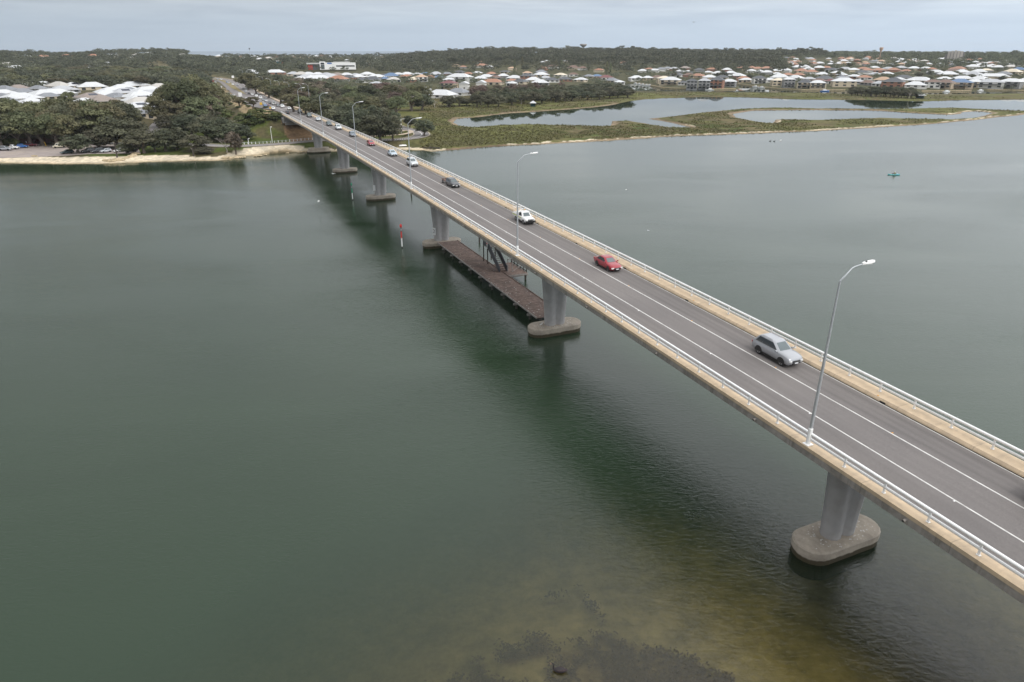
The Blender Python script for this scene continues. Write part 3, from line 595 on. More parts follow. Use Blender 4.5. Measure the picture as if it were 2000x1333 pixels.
# ------------------------------------------------------------------ street lamps along the near kerb
def make_lamp(name, label, h=12.4, white=True):
    t = thing(name, label, 'street lamp', group='street lamps along the bridge')
    b = MB()
    if white:
        b.loft([[(.15 * f * math.cos(a), .15 * f * math.sin(a), z) for a in np.linspace(0, 2 * math.pi, 9)[:-1]] for f, z in ((1.15, 0), (1.25, .04), (1.15, .1), (1.05, .9), (1.1, 1.28), (.7, 1.42))], 0, False); b.box((0, 0, .02), (.55, .55, .04)); b.build('base_cover', M['white'], t)
    b = MB(); b.loft([[(r * math.cos(a), r * math.sin(a), z) for a in np.linspace(0, 2 * math.pi, 9)[:-1]] for r, z in ((.135, .05), (.115, 4), (.085, 9), (.065, h))], 0, False); b.build('pole', M['galv'], t)
    b = MB(); b.tube([(0, 0, h - .2), (0, 0, h + .02), (.85, 0, h + .78), (1.1, 0, h + .88), (1.9, 0, h + .98)], [.06, .055, .045, .042, .04], 7); b.build('arm', M['galv'], t)
    b = MB(); b.loft([[(x, y * wd, h + z + zz) for y, zz in ((-1, 0), (-.8, .10), (.8, .10), (1, 0), (.7, -.06), (-.7, -.06))] for x, wd, z in ((1.75, .05, .97), (1.95, .14, .98), (2.3, .20, 1.0), (2.75, .15, 1.03), (2.85, .05, 1.03))], 0, False)
    hd = b.build('lamp_head', M['white'], t); b = MB(); b.tube([(2.1, 0, h + 1.06), (2.1, 0, h + 1.16)], .06, 8); b.build('photocell', M['black'], hd)
    b = MB(); b.box((2.35, 0, h + .925), (.5, .22, .03)); b.build('lens', M['lamp'], hd)
    return t
l0 = make_lamp('street_lamp', '')
LAMPS = [30.4 + 51.6 * k for k in range(7)]
LL = ['tall grey street lamp on the near kerb just before the silver SUV', 'tall grey street lamp overlapping the white utility truck', 'tall grey street lamp standing in front of the pale four-wheel drive', 'grey street lamp on the kerb beside the grey wagon', 'grey street lamp crossing the red and pale cars far along the bridge', 'grey street lamp at the landward end of the bridge railing', 'grey street lamp beside the road where the bridge railing ends']
for k, s in enumerate(LAMPS[:6]):
    o = l0 if k == 0 else copy_tree(l0); o.location = B(s, -.12, float(deckz(s)) + .32); o.rotation_euler = (0, 0, HEAD - R(90)); o['label'] = LL[k]

# ------------------------------------------------------------------ fishing platform under the bridge (local frame of the bridge)
def BT(name, label, cat, s, l, z, group=None, rot=0.0): return thing(name, label, cat, tuple(B(s, l, z)), HEAD + rot, group)
jt = BT('fishing_platform', 'long rusty brown timber platform between two bridge piers, spotted with droppings', 'jetty', 108.2, 6.4, 0)
Z = 1.40; HL = 23.6
b = MB(); n = 118
for k in range(n):
    x = -HL + 2 * HL * (k + .5) / n; b.box((x, 0, Z - .04 + random.uniform(-.012, .012)), (2 * HL / n - .02, 4.2 + random.uniform(-.03, .03), .08))
b.build('deck_boards', M['rust'], jt)
for sg in (1, -1):
    b = MB(); b.box((0, sg * 2.17, Z - .02), (2 * HL, .12, .22)); b.build('edge_beam', M['oldwood'] if sg > 0 else M['rust'], jt)
b = MB(); b.box((0, 1.5, Z - .30), (2 * HL, .2, .3)); b.box((0, -1.5, Z - .30), (2 * HL, .2, .3)); b.build('bearer', M['darkwood'], jt)
for k in range(9):
    x = -20.4 + 5.1 * k
    b = MB(); b.box((x, 0, Z - .6), (.3, 4.5, .28)); c = b.build('cross_head', M['oldwood'], jt)
    for sg in (1, -1):
        b = MB(); b.tube([(x, sg * 1.75, -2.5), (x, sg * 1.75, Z - .75)], .17, 9); b.build('pile', M['darkwood'], jt)
b = MB()
for k in range(300):
    x = random.uniform(-HL, HL * .95); y = random.choice((random.gauss(1.7, .25), random.uniform(-2, 2))); 
    if abs(y) > 2.05: continue
    if random.random() < .4 + (x > 0) * -.1 + (x < -8) * .3:
        r = random.uniform(.03, .11); b.add([(x + r * random.uniform(.5, 1.5) * math.cos(a), y + r * math.sin(a), Z + .017) for a in np.linspace(0, 2 * math.pi, 7)[:-1]], [(0, 1, 2, 3, 4, 5)])
tag(b.build('droppings', M['guano'], jt), kind='stuff')
b = MB()
for k in range(19): b.box((.9, -2.25 - .2 * k - .1, Z - .05), (7.2, .185, .07))
b.box((-2.6, -4.2, Z - .35), (.2, 3.8, .28)); b.box((4.4, -4.2, Z - .35), (.2, 3.8, .28)); ld = b.build('landing', M['rust'], jt)
b = MB(); b.box((-2.78, -4.25, Z - .22), (.14, 3.7, .3)); b.build('edge_beam', M['oldwood'], ld)
for x, y in ((-2.4, -5.8), (4.2, -5.8), (-2.4, -3.0), (4.2, -3.2)):
    b = MB(); b.tube([(x, y, -2.5), (x, y, Z - .2)], .19, 9); b.build('pile', M['darkwood'], jt)
b = MB()
for x in np.arange(-2.4, 4.4, 1.35): b.box((x, -6.0, Z + .35), (.12, .12, .75))
b.box((.9, -6.0, Z + .68), (6.9, .10, .12)); b.box((.9, -6.0, Z + .2), (6.9, .06, .14)); b.build('guard_rail', M['darkwood'], jt)
b = MB(); b.box((-1.2, -2.9, Z + 1.25), (.12, .12, 2.5)); b.box((-1.2, -3.75, Z + 1.2), (.12, .12, 2.4)); b.box((-1.2, -3.3, Z + 2.42), (.1, 1.1, .12)); b.tube([(-1.2, -3.8, Z + .05), (-1.2, -5.6, Z + 1.15)], .07, 6); b.build('post_frame', M['oldwood'], jt)
# stair from the platform to the access walkway under the deck
stt = BT('access_stair', 'dark steel stair with pale treads rising from the fishing platform to the bridge', 'stair', 107.7, 8.75, Z)
L, Hh = 5.6, 3.1
for sg in (1, -1):
    b = MB(); y = sg * .72; a = Vector((0, y, 0)); c = Vector((L, y, Hh))
    b.add([(0, y - .04, 0), (.5, y - .04, 0), (L, y - .04, Hh - .25), (L, y - .04, Hh + 1.0), (L - .4, y - .04, Hh + 1.0), (0, y - .04, 1.0)] + [(0, y + .04, 0), (.5, y + .04, 0), (L, y + .04, Hh - .25), (L, y + .04, Hh + 1.0), (L - .4, y + .04, Hh + 1.0), (0, y + .04, 1.0)], [(0, 1, 2, 3, 4, 5), (11, 10, 9, 8, 7, 6)] + [(i, i + 6, (i + 1) % 6 + 6, (i + 1) % 6) for i in range(6)])
    b.build('stair_side', M['stairgrey'], stt)
for k in range(12):
    b = MB(); f = (k + .5) / 12; b.box((L * f, 0, Hh * f), (.3, 1.36, .05)); b.build('tread', M['oldwood'] if k > 5 else M['rust'], stt)
b = MB(); b.box((L + 1.1, 0, Hh + .02), (2.2, 1.6, .1)); pf = b.build('top_landing', M['oldwood'], stt)
for x, y in ((L + .1, .76), (L + 2.1, .76), (L + .1, -.76), (L + 2.1, -.76)):
    b = MB(); b.box((x, y, (Hh + 1.1) / 2), (.16, .16, Hh + 1.1)); b.build('leg', M['darkwood'], stt)
b = MB(); b.box((L + 1.1, .82, Hh + .55), (2.1, .05, .9)); b.box((L + 2.2, 0, Hh + .55), (.05, 1.6, .9)); b.build('landing_guard', M['stairgrey'], stt)
sg_ = BT('notice_sign', 'white notice board with red and black marks fixed at the stair top', 'sign', 107.7 + L - .1, 8.75 - .84, Z + Hh + .2)
b = MB(); b.box((0, .08, .3), (.75, .04, 1.1)); b.build('board', M['white'], sg_); b = MB(); b.box((0, .105, .62), (.6, .012, .22)); b.build('red_band', M['navred'], sg_); b = MB()
for k in range(4): b.box((0, .105, .35 - .13 * k), (.55 - .07 * (k % 2), .012, .05))
b.build('text_lines', M['black'], sg_)
# beacons and lone piles
def beacon(name, label, px, col, r=.16, h=4.4):
    p = at(*px, 0); t = thing(name, label, 'beacon', tuple(p)); 
    b = MB(); b.tube([(0, 0, -2.5), (0, 0, .25)], r * 1.05, 10); b.build('pile_foot', M['darkwood'], t)
    b = MB(); b.tube([(0, 0, .25), (0, 0, h * .42)], r, 10); b.build('white_band', M['white'], t)
    b = MB(); b.tube([(0, 0, h * .42), (0, 0, h * .70)], r * 1.08, 10); b.build('colour_band', col, t)
    b = MB(); b.tube([(0, 0, h * .70), (0, 0, h * .73)], r, 10, 0); b.tube([(0, 0, h * .73), (0, 0, h * .79)], r * .9, 10, 1); b.tube([(0, 0, h * .79), (0, 0, h * .88)], .05, 8, 0); b.build('lantern', [M['black'], M['galv']], t)
    b = MB(); b.loft([[(q * math.cos(a), q * math.sin(a), z) for a in np.linspace(0, 2 * math.pi, 11)[:-1]] for q, z in ((r * .9, h * .86), (r * 1.75, h * .89), (r * 1.75, h * .965), (r * .5, h * 1.02))], 0, True); tm = b.build('topmark', col, t)
    return t
beacon('navigation_beacon', 'red and white pile beacon standing in the water left of the bridge', (785.5, 484), M['navred'], .14, 4.9)
beacon('navigation_beacon', 'green and white pile beacon standing in the water left of the bridge', (689, 391), M['navgreen'], .12, 4.6)
for lab, px, h in (('short dark timber pile standing in the water behind the bridge near the platform', (936.5, 474), 1.6), ('short dark timber pile behind the bridge near the third street lamp', (803.5, 384), 1.6)):
    b = MB(); b.tube([(0, 0, -2), (0, 0, h)], [.2, .17], 10); o = b.build('mooring_pile', M['darkwood']); o.location = tuple(at(*px, 0)); tag(o, lab, 'pile', 'lone piles beside the bridge')
# birds
def bird(name, label, p, col, wing=.55, rz=0, cat='bird', group=None, fly=True, scale=1.0):
    t = thing(name, label, cat, p, rz, group); t.scale = (scale,) * 3
    b = MB(); b.tube([(-.28, 0, .0), (-.2, 0, .01), (0, 0, .02), (.16, 0, .05), (.22, 0, .07), (.29, 0, .06)], [.01, .05, .085, .055, .05, .012], 8)
    bd = b.build('body', col, t); b = MB()
    for sg in ((1, -1) if fly else ()):
        b.add([(.10, sg * .05, .05), (.13, sg * wing * .5, .16), (-.06, sg * wing, .06), (-.08, sg * wing * .5, .13), (-.1, sg * .05, .04), (.10, sg * .05, .035), (.13, sg * wing * .5, .145), (-.06, sg * wing, .055), (-.08, sg * wing * .5, .115), (-.1, sg * .05, .03)], [(0, 1, 3, 4), (1, 2, 3), (9, 8, 6, 5), (8, 7, 6), (0, 5, 6, 1), (1, 6, 7, 2), (2, 7, 8, 3), (3, 8, 9, 4)])
    if fly: b.build('wings', col, t)
    else:
        b.tube([(.2, 0, .08), (.24, 0, .2), (.27, 0, .24)], [.035, .028, .03], 6); b.build('head', col, t)
    return t
M['gull'] = mat('gull_white', (.75, .75, .74), .7, var=.05); M['swanb'] = mat('black_feathers', (.022, .017, .018), .7, var=.35, scale=9)
bird('gull', 'white gull flying low over the water beside the bridge pier', tuple(at(651, 340, 3)), M['gull'], .7, 1.2, scale=1.3)
bird('gull', 'white gull with spread wings low over water left of the green beacon', tuple(at(622, 394, 2.5)), M['gull'], .75, .2, scale=1.3)
bird('gull', 'pale gull flying over open water right of the bridge lamps', tuple(at(1223, 371, 3)), M['gull'], .55, 2.2, scale=.8)
bird('gull', 'small dark-winged gull over the water above the red sedan', tuple(at(1266, 451, 3)), M['galv'], .5, .6, scale=.8)
bird('gull', 'white gull standing on the pale end of the pile cap', tuple(at(1057, 634, 1.27)), M['gull'], rz=.5, fly=False)
r_ = ray(1355, 44); q = 230 / r_[1]; bird('crow', 'dark bird flying high in the grey sky', (r_[0] * q, r_[1] * q, ZC + r_[2] * q), M['black'], .6, 1.0, scale=1.2)
for lab, px, c in (('dark waterbird floating far out, first of three near the marsh shore', (1504, 276), M['black']), ('dark waterbird floating far out, middle of three near the marsh shore', (1512, 276.5), M['black']), ('white waterbird floating far out, last of three near the marsh shore', (1524, 275), M['gull'])):
    bird('waterbird', lab, tuple(at(*px, .05)), c, rz=.4, fly=False, group='waterbirds near the marsh shore', scale=2.2)
# black swan
def swan(p, rz):
    t = thing('black_swan', 'black swan with raised neck swimming over the dark seagrass', 'swan', p, rz); t.scale = (.86,) * 3
    b = MB(); n = 12; rings = []
    for x, cz, ry, rz_ in ((-.62, .17, .02, .02), (-.55, .16, .07, .05), (-.42, .13, .17, .12), (-.2, .12, .235, .19), (.05, .11, .245, .20), (.25, .10, .20, .17), (.38, .12, .12, .12), (.43, .19, .07, .075), (.45, .30, .05, .05), (.44, .42, .043, .043), (.42, .54, .04, .04), (.42, .62, .042, .04), (.45, .67, .045, .042), (.50, .685, .05, .045), (.55, .675, .045, .04), (.60, .66, .025, .022)):
        rings.append((x, cz, ry, rz_))
    def ringat(i):
        x, cz, ry, rz_ = rings[i]; a = rings[max(0, i - 1)]; c = rings[min(len(rings) - 1, i + 1)]; tx, tz = c[0] - a[0], c[1] - a[1]; L_ = math.hypot(tx, tz) or 1; nx, nz = -tz / L_, tx / L_
        return [(x + nx * rz_ * math.sin(q), ry * math.cos(q), cz + nz * rz_ * math.sin(q)) for q in np.linspace(0, 2 * math.pi, n + 1)[:-1]]
    b.loft([ringat(i) for i in range(len(rings))], 0, True); bd = b.build('body', M['swanb'], t)
    b = MB(); b.loft([[(x, y * wy, z + zz * hz) for y, zz in ((-1, 0), (-.4, 1), (.4, 1), (1, 0), (0, -1))] for x, wy, z, hz in ((.59, .022, .66, .02), (.65, .016, .645, .014), (.70, .010, .63, .008))], 0, False); b.build('beak', mat('pale_red_beak', (.55, .28, .2), .5, var=.1), t)
    b = MB()
    for sg in (1, -1):
        b.loft([[(x, sg * (y0 + .012), z0), (x, sg * (y0 - .04), z0 + hz), (x, sg * (y0 - .09), z0 + .01)] for x, y0, z0, hz in ((.22, .17, .17, .04), (.0, .235, .18, .09), (-.25, .20, .19, .1), (-.5, .08, .21, .06), (-.66, .03, .22, .02))], 0, True, True)
    b.build('wings', mat('brown_black_wing', (.05, .032, .034), .75, var=.4, scale=14), t)
    return t
swan(tuple(at(1092, 1311, 0)), R(172))
# ------------------------------------------------------------------ vehicles (x forward, origin on the road under the middle)
def paint(name, c, metal=.0): return mat(name, c, .28, metal, coat=.6, var=.03, scale=2)
PAINT = {'silver': paint('silver_paint', (.335, .345, .365), .35), 'red': paint('red_paint', (.30, .012, .025), .1), 'white': paint('white_car_paint', (.74, .74, .73)), 'charcoal': paint('charcoal_paint', (.05, .053, .06), .2),
         'black': paint('black_car_paint', (.018, .018, .02)), 'ltblue': paint('pale_blue_paint', (.42, .50, .57), .2), 'blue': paint('blue_paint', (.03, .14, .42), .1), 'greyblue': paint('grey_blue_paint', (.16, .19, .24), .2),
         'maroon': paint('maroon_paint', (.11, .012, .02), .1), 'pale': paint('pale_silver_paint', (.55, .58, .60), .2), 'teal': paint('dark_teal_paint', (.03, .06, .07), .1), 'cream': paint('cream_paint', (.55, .50, .38)), 'grey': paint('grey_car_paint', (.15, .155, .16), .2)}
PAINTW = {'silver': 'silver', 'red': 'red', 'white': 'white', 'charcoal': 'charcoal', 'black': 'black', 'ltblue': 'pale blue', 'blue': 'bright blue', 'greyblue': 'grey-blue', 'maroon': 'maroon', 'pale': 'pale silver', 'teal': 'dark teal', 'cream': 'cream', 'grey': 'grey'}
# per style: length, width, wheel radius, front/rear axle x, stations (x, z_top, half width), greenhouse (base rear x, base front x, roof rear x, roof front x, belt z, roof z)
STYLE = {
 'suv': dict(L=4.85, W=1.86, r=.39, fa=1.48, ra=-1.37, zb=.32, st=[(-2.42, .92, .76), (-2.37, 1.04, .86), (-2.2, 1.12, .92), (-1.6, 1.15, .935), (0, 1.13, .93), (.9, 1.16, .935), (1.5, 1.14, .93), (1.95, 1.08, .915), (2.25, .99, .86), (2.38, .86, .76), (2.43, .70, .66)], gh=(-2.34, 1.12, -1.72, .16, 1.12, 1.80)),
 'sedan': dict(L=4.6, W=1.80, r=.325, fa=1.40, ra=-1.30, zb=.22, st=[(-2.30, .82, .70), (-2.2, .93, .84), (-1.7, 1.0, .89), (-1.0, .96, .90), (0, .93, .90), (.9, .95, .90), (1.7, .84, .88), (2.15, .70, .80), (2.30, .55, .62)], gh=(-1.95, 1.02, -1.05, .12, .93, 1.43)),
 'hatch': dict(L=4.1, W=1.72, r=.31, fa=1.30, ra=-1.25, zb=.22, st=[(-2.05, .82, .72), (-1.98, .95, .84), (-1.5, .98, .86), (0, .95, .86), (.95, .96, .86), (1.6, .86, .84), (1.95, .72, .76), (2.05, .55, .6)], gh=(-1.98, 1.05, -1.55, .1, .95, 1.50)),
 'wagon': dict(L=4.75, W=1.80, r=.33, fa=1.42, ra=-1.32, zb=.24, st=[(-2.36, .85, .74), (-2.28, .97, .86), (-1.7, 1.0, .89), (0, .95, .90), (.9, .97, .90), (1.8, .86, .88), (2.25, .72, .8), (2.38, .56, .64)], gh=(-2.28, 1.02, -1.95, .12, .95, 1.50)),
 'ute': dict(L=5.1, W=1.80, r=.37, fa=1.55, ra=-1.42, zb=.36, st=[(-.55, 1.06, .86), (-.5, 1.1, .88), (.5, 1.10, .89), (1.1, 1.12, .89), (1.9, 1.04, .87), (2.4, .95, .82), (2.5, .80, .74)], gh=(-.52, 1.2, -.42, .55, 1.08, 1.74)),
 'van': dict(L=5.0, W=1.85, r=.34, fa=1.55, ra=-1.5, zb=.28, st=[(-2.45, .95, .84), (-2.4, 1.02, .92), (0, 1.05, .92), (1.4, 1.05, .92), (2.2, .95, .88), (2.45, .7, .74)], gh=(-2.4, 1.85, -2.3, 1.0, 1.03, 1.95)),
}
wheel_cache = {}
def wheel_meshes(r):
    k = round(r, 2)
    if k not in wheel_cache:
        b = MB(); n = 18; rr = []
        for x, q in ((-.11, .80), (-.11, .93), (-.08, 1.0), (.08, 1.0), (.11, .93), (.11, .68)): rr.append([(r * q * math.cos(a), x, r * q * math.sin(a)) for a in np.linspace(0, 2 * math.pi, n + 1)[:-1]])
        b.loft(rr[::-1], 0, True); t = b.mesh('tyre', M['dark'])
        b = MB(); nn = 10; pts = []
        for i in range(nn * 2):
            a = math.pi * i / nn; pts.append((r * (.64 if (i // 2) % 2 == 0 else .60) * math.cos(a), .116, r * .62 * math.sin(a)))
        b.add(pts, [tuple(range(len(pts)))], 1)
        for i in range(5):
            a = 2 * math.pi * i / 5; c, s_ = math.cos(a), math.sin(a); w = r * .14
            P = [(r * .08 * c + w * s_, .122, r * .08 * s_ - w * c), (r * .62 * c + w * .7 * s_, .118, r * .62 * s_ - w * .7 * c), (r * .62 * c - w * .7 * s_, .118, r * .62 * s_ + w * .7 * c), (r * .08 * c - w * s_, .122, r * .08 * s_ + w * c)]
            b.quad(*P, m=0)
        b.loft([[(r * q * math.cos(a), y, r * q * math.sin(a)) for a in np.linspace(0, 2 * math.pi, n + 1)[:-1]] for q, y in ((.69, .11), (.66, .124), (.60, .112))], 0, True, False)
        wheel_cache[k] = (t, b.mesh('rim', [M['alloy'], M['black']]))
    return wheel_cache[k]
def car_body(st, style, p):
    """one welded shell: bonnet, sides, pillars and roof"""
    W2 = st['W'] / 2; zb = st['zb']; b = MB(); rings = []
    for x, zt, hw in st['st']:
        e = abs(x) / (st['L'] / 2); z0 = zb + (.10 if e > .93 else 0) + (.05 if e > .98 else 0); zm = z0 + (zt - z0) * .45
        rings.append([(x, -hw * .86, z0), (x, -hw * .97, z0 + .08), (x, -hw, zm), (x, -hw * .975, zt - .10), (x, -hw * .90, zt - .015), (x, -hw * .5, zt + .025), (x, 0, zt + .035), (x, hw * .5, zt + .025), (x, hw * .90, zt - .015), (x, hw * .975, zt - .10), (x, hw, zm), (x, hw * .97, z0 + .08), (x, hw * .86, z0)])
    b.loft([r[::-1] for r in rings], 0, True)
    r0, f0, r1, f1, zbelt, zr = st['gh']; hb, hr = W2 * .93, W2 * .74
    def ring(q, inset=0):
        xr, xf = r0 + (r1 - r0) * q, f0 + (f1 - f0) * q; h = hb + (hr - hb) * q - inset; z = zbelt + (zr - zbelt) * q
        c = .10; xr += inset; xf -= inset * 1.3
        return [(xr, -h + c, z), (xr + c, -h, z), (xf - c * 1.6, -h, z), (xf, -h + c * 1.6, z), (xf, h - c * 1.6, z), (xf - c * 1.6, h, z), (xr + c, h, z), (xr, h - c, z)]
    top = ring(1, .10); top = [(x, y, z + .045) for x, y, z in top]; top2 = [(x, y, z + .075) for x, y, z in ring(1, .3)]
    b.loft([ring(-.12), ring(.9), ring(.97, .015), [(x, y, z + .02) for x, y, z in ring(1.0, .05)], top, top2], 0, False)
    return b, ring
def make_car(style, col, label, name=None, cat='car', loc=(0, 0, 0), rz=0.0, detail=2, group=None, sc=1.0):
    st = STYLE[style]; t = thing(name or {'suv': 'suv', 'sedan': 'sedan_car', 'hatch': 'hatchback_car', 'wagon': 'station_wagon', 'ute': 'utility_truck', 'van': 'van'}[style], label, cat, loc, rz, group); p = PAINT[col]
    b, ring = car_body(st, style, p); r0, f0, r1, f1, zbelt, zr = st['gh']; W2 = st['W'] / 2
    r = st['r']; zb = st['zb']
    b.box(((st['fa'] + st['ra']) / 2, 0, zb + .04), (st['fa'] - st['ra'] - 2 * r - .1, st['W'] * (1.003 if style == 'suv' else .96), .16), m=1)
    if detail > 1 and style in ('suv', 'wagon'):
        for sg in (1, -1): b.tube([(r1 + .25, sg * W2 * .62, zr + .03), (r1 + .35, sg * W2 * .62, zr + .08), (f1 - .4, sg * W2 * .62, zr + .08), (f1 - .3, sg * W2 * .62, zr + .03)], .018, 6, 0)
    for ax in (st['fa'], st['ra']):                     # dark wheel openings with a raised lip
        for sg in (1, -1):
            hw = float(np.interp(ax, [q[0] for q in st['st']], [q[2] for q in st['st']])); y = sg * (hw + .004)
            pts = [(ax + (r + .075) * math.cos(a), y, max(zb + .0, r + (r + .075) * math.sin(a))) for a in np.linspace(0, math.pi, 15)] + [(ax - r - .075, y, zb), (ax + r + .075, y, zb)]
            b.add(pts, [tuple(range(len(pts)))] if sg < 0 else [tuple(range(len(pts) - 1, -1, -1))], 1)
    if style == 'ute': b.box((-.95, 0, .62), (3.1, .9, .28), m=1)
    b.build('body', [p, M['black']], t)
    lo, hi = ring(.14), ring(.88)
    def pane(i0, i1, a0, a1, nm, m, parent=t, o=.012):
        L0, L1, H0, H1 = Vector(lo[i0]), Vector(lo[i1]), Vector(hi[i0]), Vector(hi[i1])
        q = [L0.lerp(L1, a0), L0.lerp(L1, a1), H0.lerp(H1, a1), H0.lerp(H1, a0)]
        n = (q[1] - q[0]).cross(q[3] - q[0]).normalized()
        bb = MB(); q2 = [v + n * o for v in q]; bb.quad(*q2)
        for k in range(4): bb.quad(q[k], q[(k + 1) % 4], q2[(k + 1) % 4], q2[k])
        return bb.build(nm, m, parent)
    pane(3, 4, .04, .96, 'windscreen', M['screen']); pane(7, 0, .06, .94, 'rear_window', M['glass'])
    cuts = {'suv': ((.06, .34), (.347, .665), (.672, .985)), 'wagon': ((.03, .30), (.308, .64), (.648, .98)), 'van': ((.05, .4), (.45, .75), (.78, .97)), 'ute': ((.06, .46), (.50, .97))}.get(style, ((.10, .50), (.53, .97)))
    for a0, a1 in cuts:
        pane(1, 2, a0, a1, 'side_window', M['glass']); pane(5, 6, 1 - a1, 1 - a0, 'side_window', M['glass'])
    tm, rm = wheel_meshes(r)
    for ax in (st['fa'], st['ra']):
        for sg in (1, -1):
            w = link('wheel', tm, t); w.location = (ax, sg * (W2 - .135), r); w.rotation_euler = (0, 0, 0 if sg > 0 else math.pi)
            if detail > 0: link('rim', rm, w)
    xs = [q[0] for q in st['st']]; zf = st['st'][-2][1]; xf = st['st'][-1][0]; hwf = st['st'][-2][2]; xr = st['st'][0][0]; zrr = st['st'][1][1]; hwr = st['st'][1][2]
    for sg in (1, -1):
        b = MB(); b.box((xf - .10, sg * hwf * .74, zf - .13), (.20, .40, .15), -sg * .38); b.build('headlight', M['lamp'], t)
        b = MB(); b.box((xr + .06, sg * hwr * .88, zrr - .12), (.14, .18, .22)); b.build('tail_light', M['red'], t)
        b = MB(); b.loft([[(f0 - .28 + x, sg * (W2 * .95 + y), zbelt + .10 + z) for y, z in ((0, -.06), (.2, -.08), (.22, .06), (.02, .07))] for x in (-.07, .07)], 0, False); b.build('mirror', p, t)
    b = MB(); b.box((xf - .03, 0, zf - .16), (.10, hwf * 1.1, .16)); b.box((xf - .02, 0, zb + .2), (.10, hwf * 1.3, .10)); b.build('grille', M['black'], t)
    if detail > 1:
        b = MB(); b.box((xf + .025, 0, zf - .13), (.03, hwf * .8, .035)); b.build('grille_bar', M['chrome'], t)
    b = MB(); b.box((xf + .045, 0, zb + .23), (.02, .40, .12)); b.build('number_plate', M['plate'], t)
    t.scale = (sc,) * 3; return t
def on_bridge(s, l): return tuple(B(s, l, float(deckz(s)) + .005))
HIN = HEAD + math.pi                                # traffic on the far lane comes towards the camera
def pitch_on(o, s, back=True):
    dz = float(deckz(s + 2) - deckz(s - 2)) / 4; o.rotation_euler = (0, math.atan(dz) if back else -math.atan(dz), o.rotation_euler[2])
def bcar(style, col, s, l, label, **k):
    o = make_car(style, col, label, loc=on_bridge(s, l), rz=HIN, group='traffic on the bridge', **k); pitch_on(o, s); return o
bcar('suv', 'silver', 43.2, 8.95, 'silver SUV with dark windows nearest the camera on the bridge')
bcar('sedan', 'red', 73.3, 8.9, 'glossy red sedan on the bridge between the silver SUV and the white truck')
# white utility truck with a tray, ladder rack and load
ut = bcar('ute', 'white', 100.3, 9.3, 'white utility truck with tray, roof rack and yellow stripe on the bridge', name='utility_truck', cat='truck')
M['lime'] = mat('lime_reflective_tape', (.55, .62, .06), .5, var=.1)
b = MB(); b.box((-1.62, 0, .80), (2.15, 1.86, .10)); b.box((-1.62, .91, 1.02), (2.15, .04, .36)); b.box((-1.62, -.91, 1.02), (2.15, .04, .36)); b.box((-2.68, 0, 1.02), (.04, 1.82, .36)); b.box((-.56, 0, 1.15), (.05, 1.8, .75)); b.build('tray', PAINT['white'], ut)
for sg in (1, -1):
    b = MB(); b.box((-1.62, sg * .935, .98), (2.1, .012, .10)); b.box((.15, sg * .905, .93), (1.25, .012, .10)); b.build('reflective_stripe', M['lime'], ut)
b = MB()
for x in (-2.5, -.6, .55):
    for sg in (1, -1): b.tube([(x, sg * .72, 1.15 if x < -.3 else 1.78), (x, sg * .72, 2.02)], .025, 6)
    b.tube([(x, -.74, 2.02), (x, .74, 2.02)], .025, 6)
for y in (-.74, -.3, .74): b.tube([(-2.6, y, 2.04), (.75, y, 2.04)], .028, 6)
b.build('roof_rack', M['white'], ut)
b = MB(); b.box((-1.1, 0, 1.2), (.9, 1.3, .7)); b.loft([[(-1.9 + x, y, .86 + z) for x, y in ((-.4, -.5), (.4, -.5), (.4, .5), (-.4, .5))] for z in (0, .5)], 0, False); b.build('tool_box', M['white'], ut)
b = MB(); b.box((-2.2, .3, 1.05), (.6, .8, .45), .2, 0, .7); b.build('load', M['orange'], ut)
b = MB(); b.box((-.45, .3, 1.90), (.14, .14, .16)); b.build('beacon_light', M['orange'], ut)
b = MB(); b.box((2.52, 0, .56), (.22, 1.7, .28)); b.tube([(2.6, -.5, .6), (2.62, -.45, 1.0), (2.62, .45, 1.0), (2.6, .5, .6)], .04, 6); b.build('bull_bar', M['black'], ut)
bcar('wagon', 'charcoal', 134.6, 8.95, 'charcoal station wagon towing a small trailer on the bridge')
tr = thing('box_trailer', 'small open trailer with rusty frame behind the charcoal wagon', 'trailer', on_bridge(138.8, 8.95), HIN)
b = MB(); b.box((-.1, 0, .55), (1.9, 1.3, .06)); b.box((-.1, .64, .70), (1.9, .04, .3)); b.box((-.1, -.64, .70), (1.9, .04, .3)); b.box((-1.04, 0, .70), (.04, 1.3, .3)); b.tube([(.8, .5, .5), (1.9, 0, .5), (.8, -.5, .5)], .035, 6); b.build('tray', M['rust'], tr)
b = MB()
for x in (-.9, .7):
    for y in (-.6, .6): b.tube([(x, y, .6), (x, y, 1.35)], .02, 5)
for y in (-.6, .6): b.tube([(-.9, y, 1.35), (.7, y, 1.35)], .02, 5)
b.build('cage_frame', M['galv'], tr)
for sg in (1, -1):
    w = link('wheel', wheel_meshes(.3)[0], tr); w.location = (-.1, sg * .78, .3); w.rotation_euler = (0, 0, 0 if sg > 0 else math.pi); link('rim', wheel_meshes(.3)[1], w)
bcar('suv', 'pale', 164.6, 9.0, 'pale silver four-wheel drive behind the third street lamp')
bcar('sedan', 'ltblue', 184.0, 9.1, 'pale blue sedan following between the red hatchback and the pale four-wheel drive')
bcar('hatch', 'red', 208.5, 9.0, 'red hatchback far along the bridge followed by a grey wagon')
bcar('wagon', 'greyblue', 236.5, 9.3, 'grey-blue wagon behind the fourth street lamp on the bridge')
bcar('suv', 'pale', 262.5, 9.4, 'pale SUV with black grille far along the bridge', detail=1)
bcar('wagon', 'teal', 281.0, 9.3, 'dark green wagon between two pale cars far along the bridge', detail=1)
bcar('sedan', 'pale', 306.5, 9.2, 'pale sedan near the far end of the bridge in the oncoming lane', detail=1)
bcar('suv', 'teal', 329.5, 8.9, 'dark SUV with bright headlights near the far end of the bridge', detail=1)
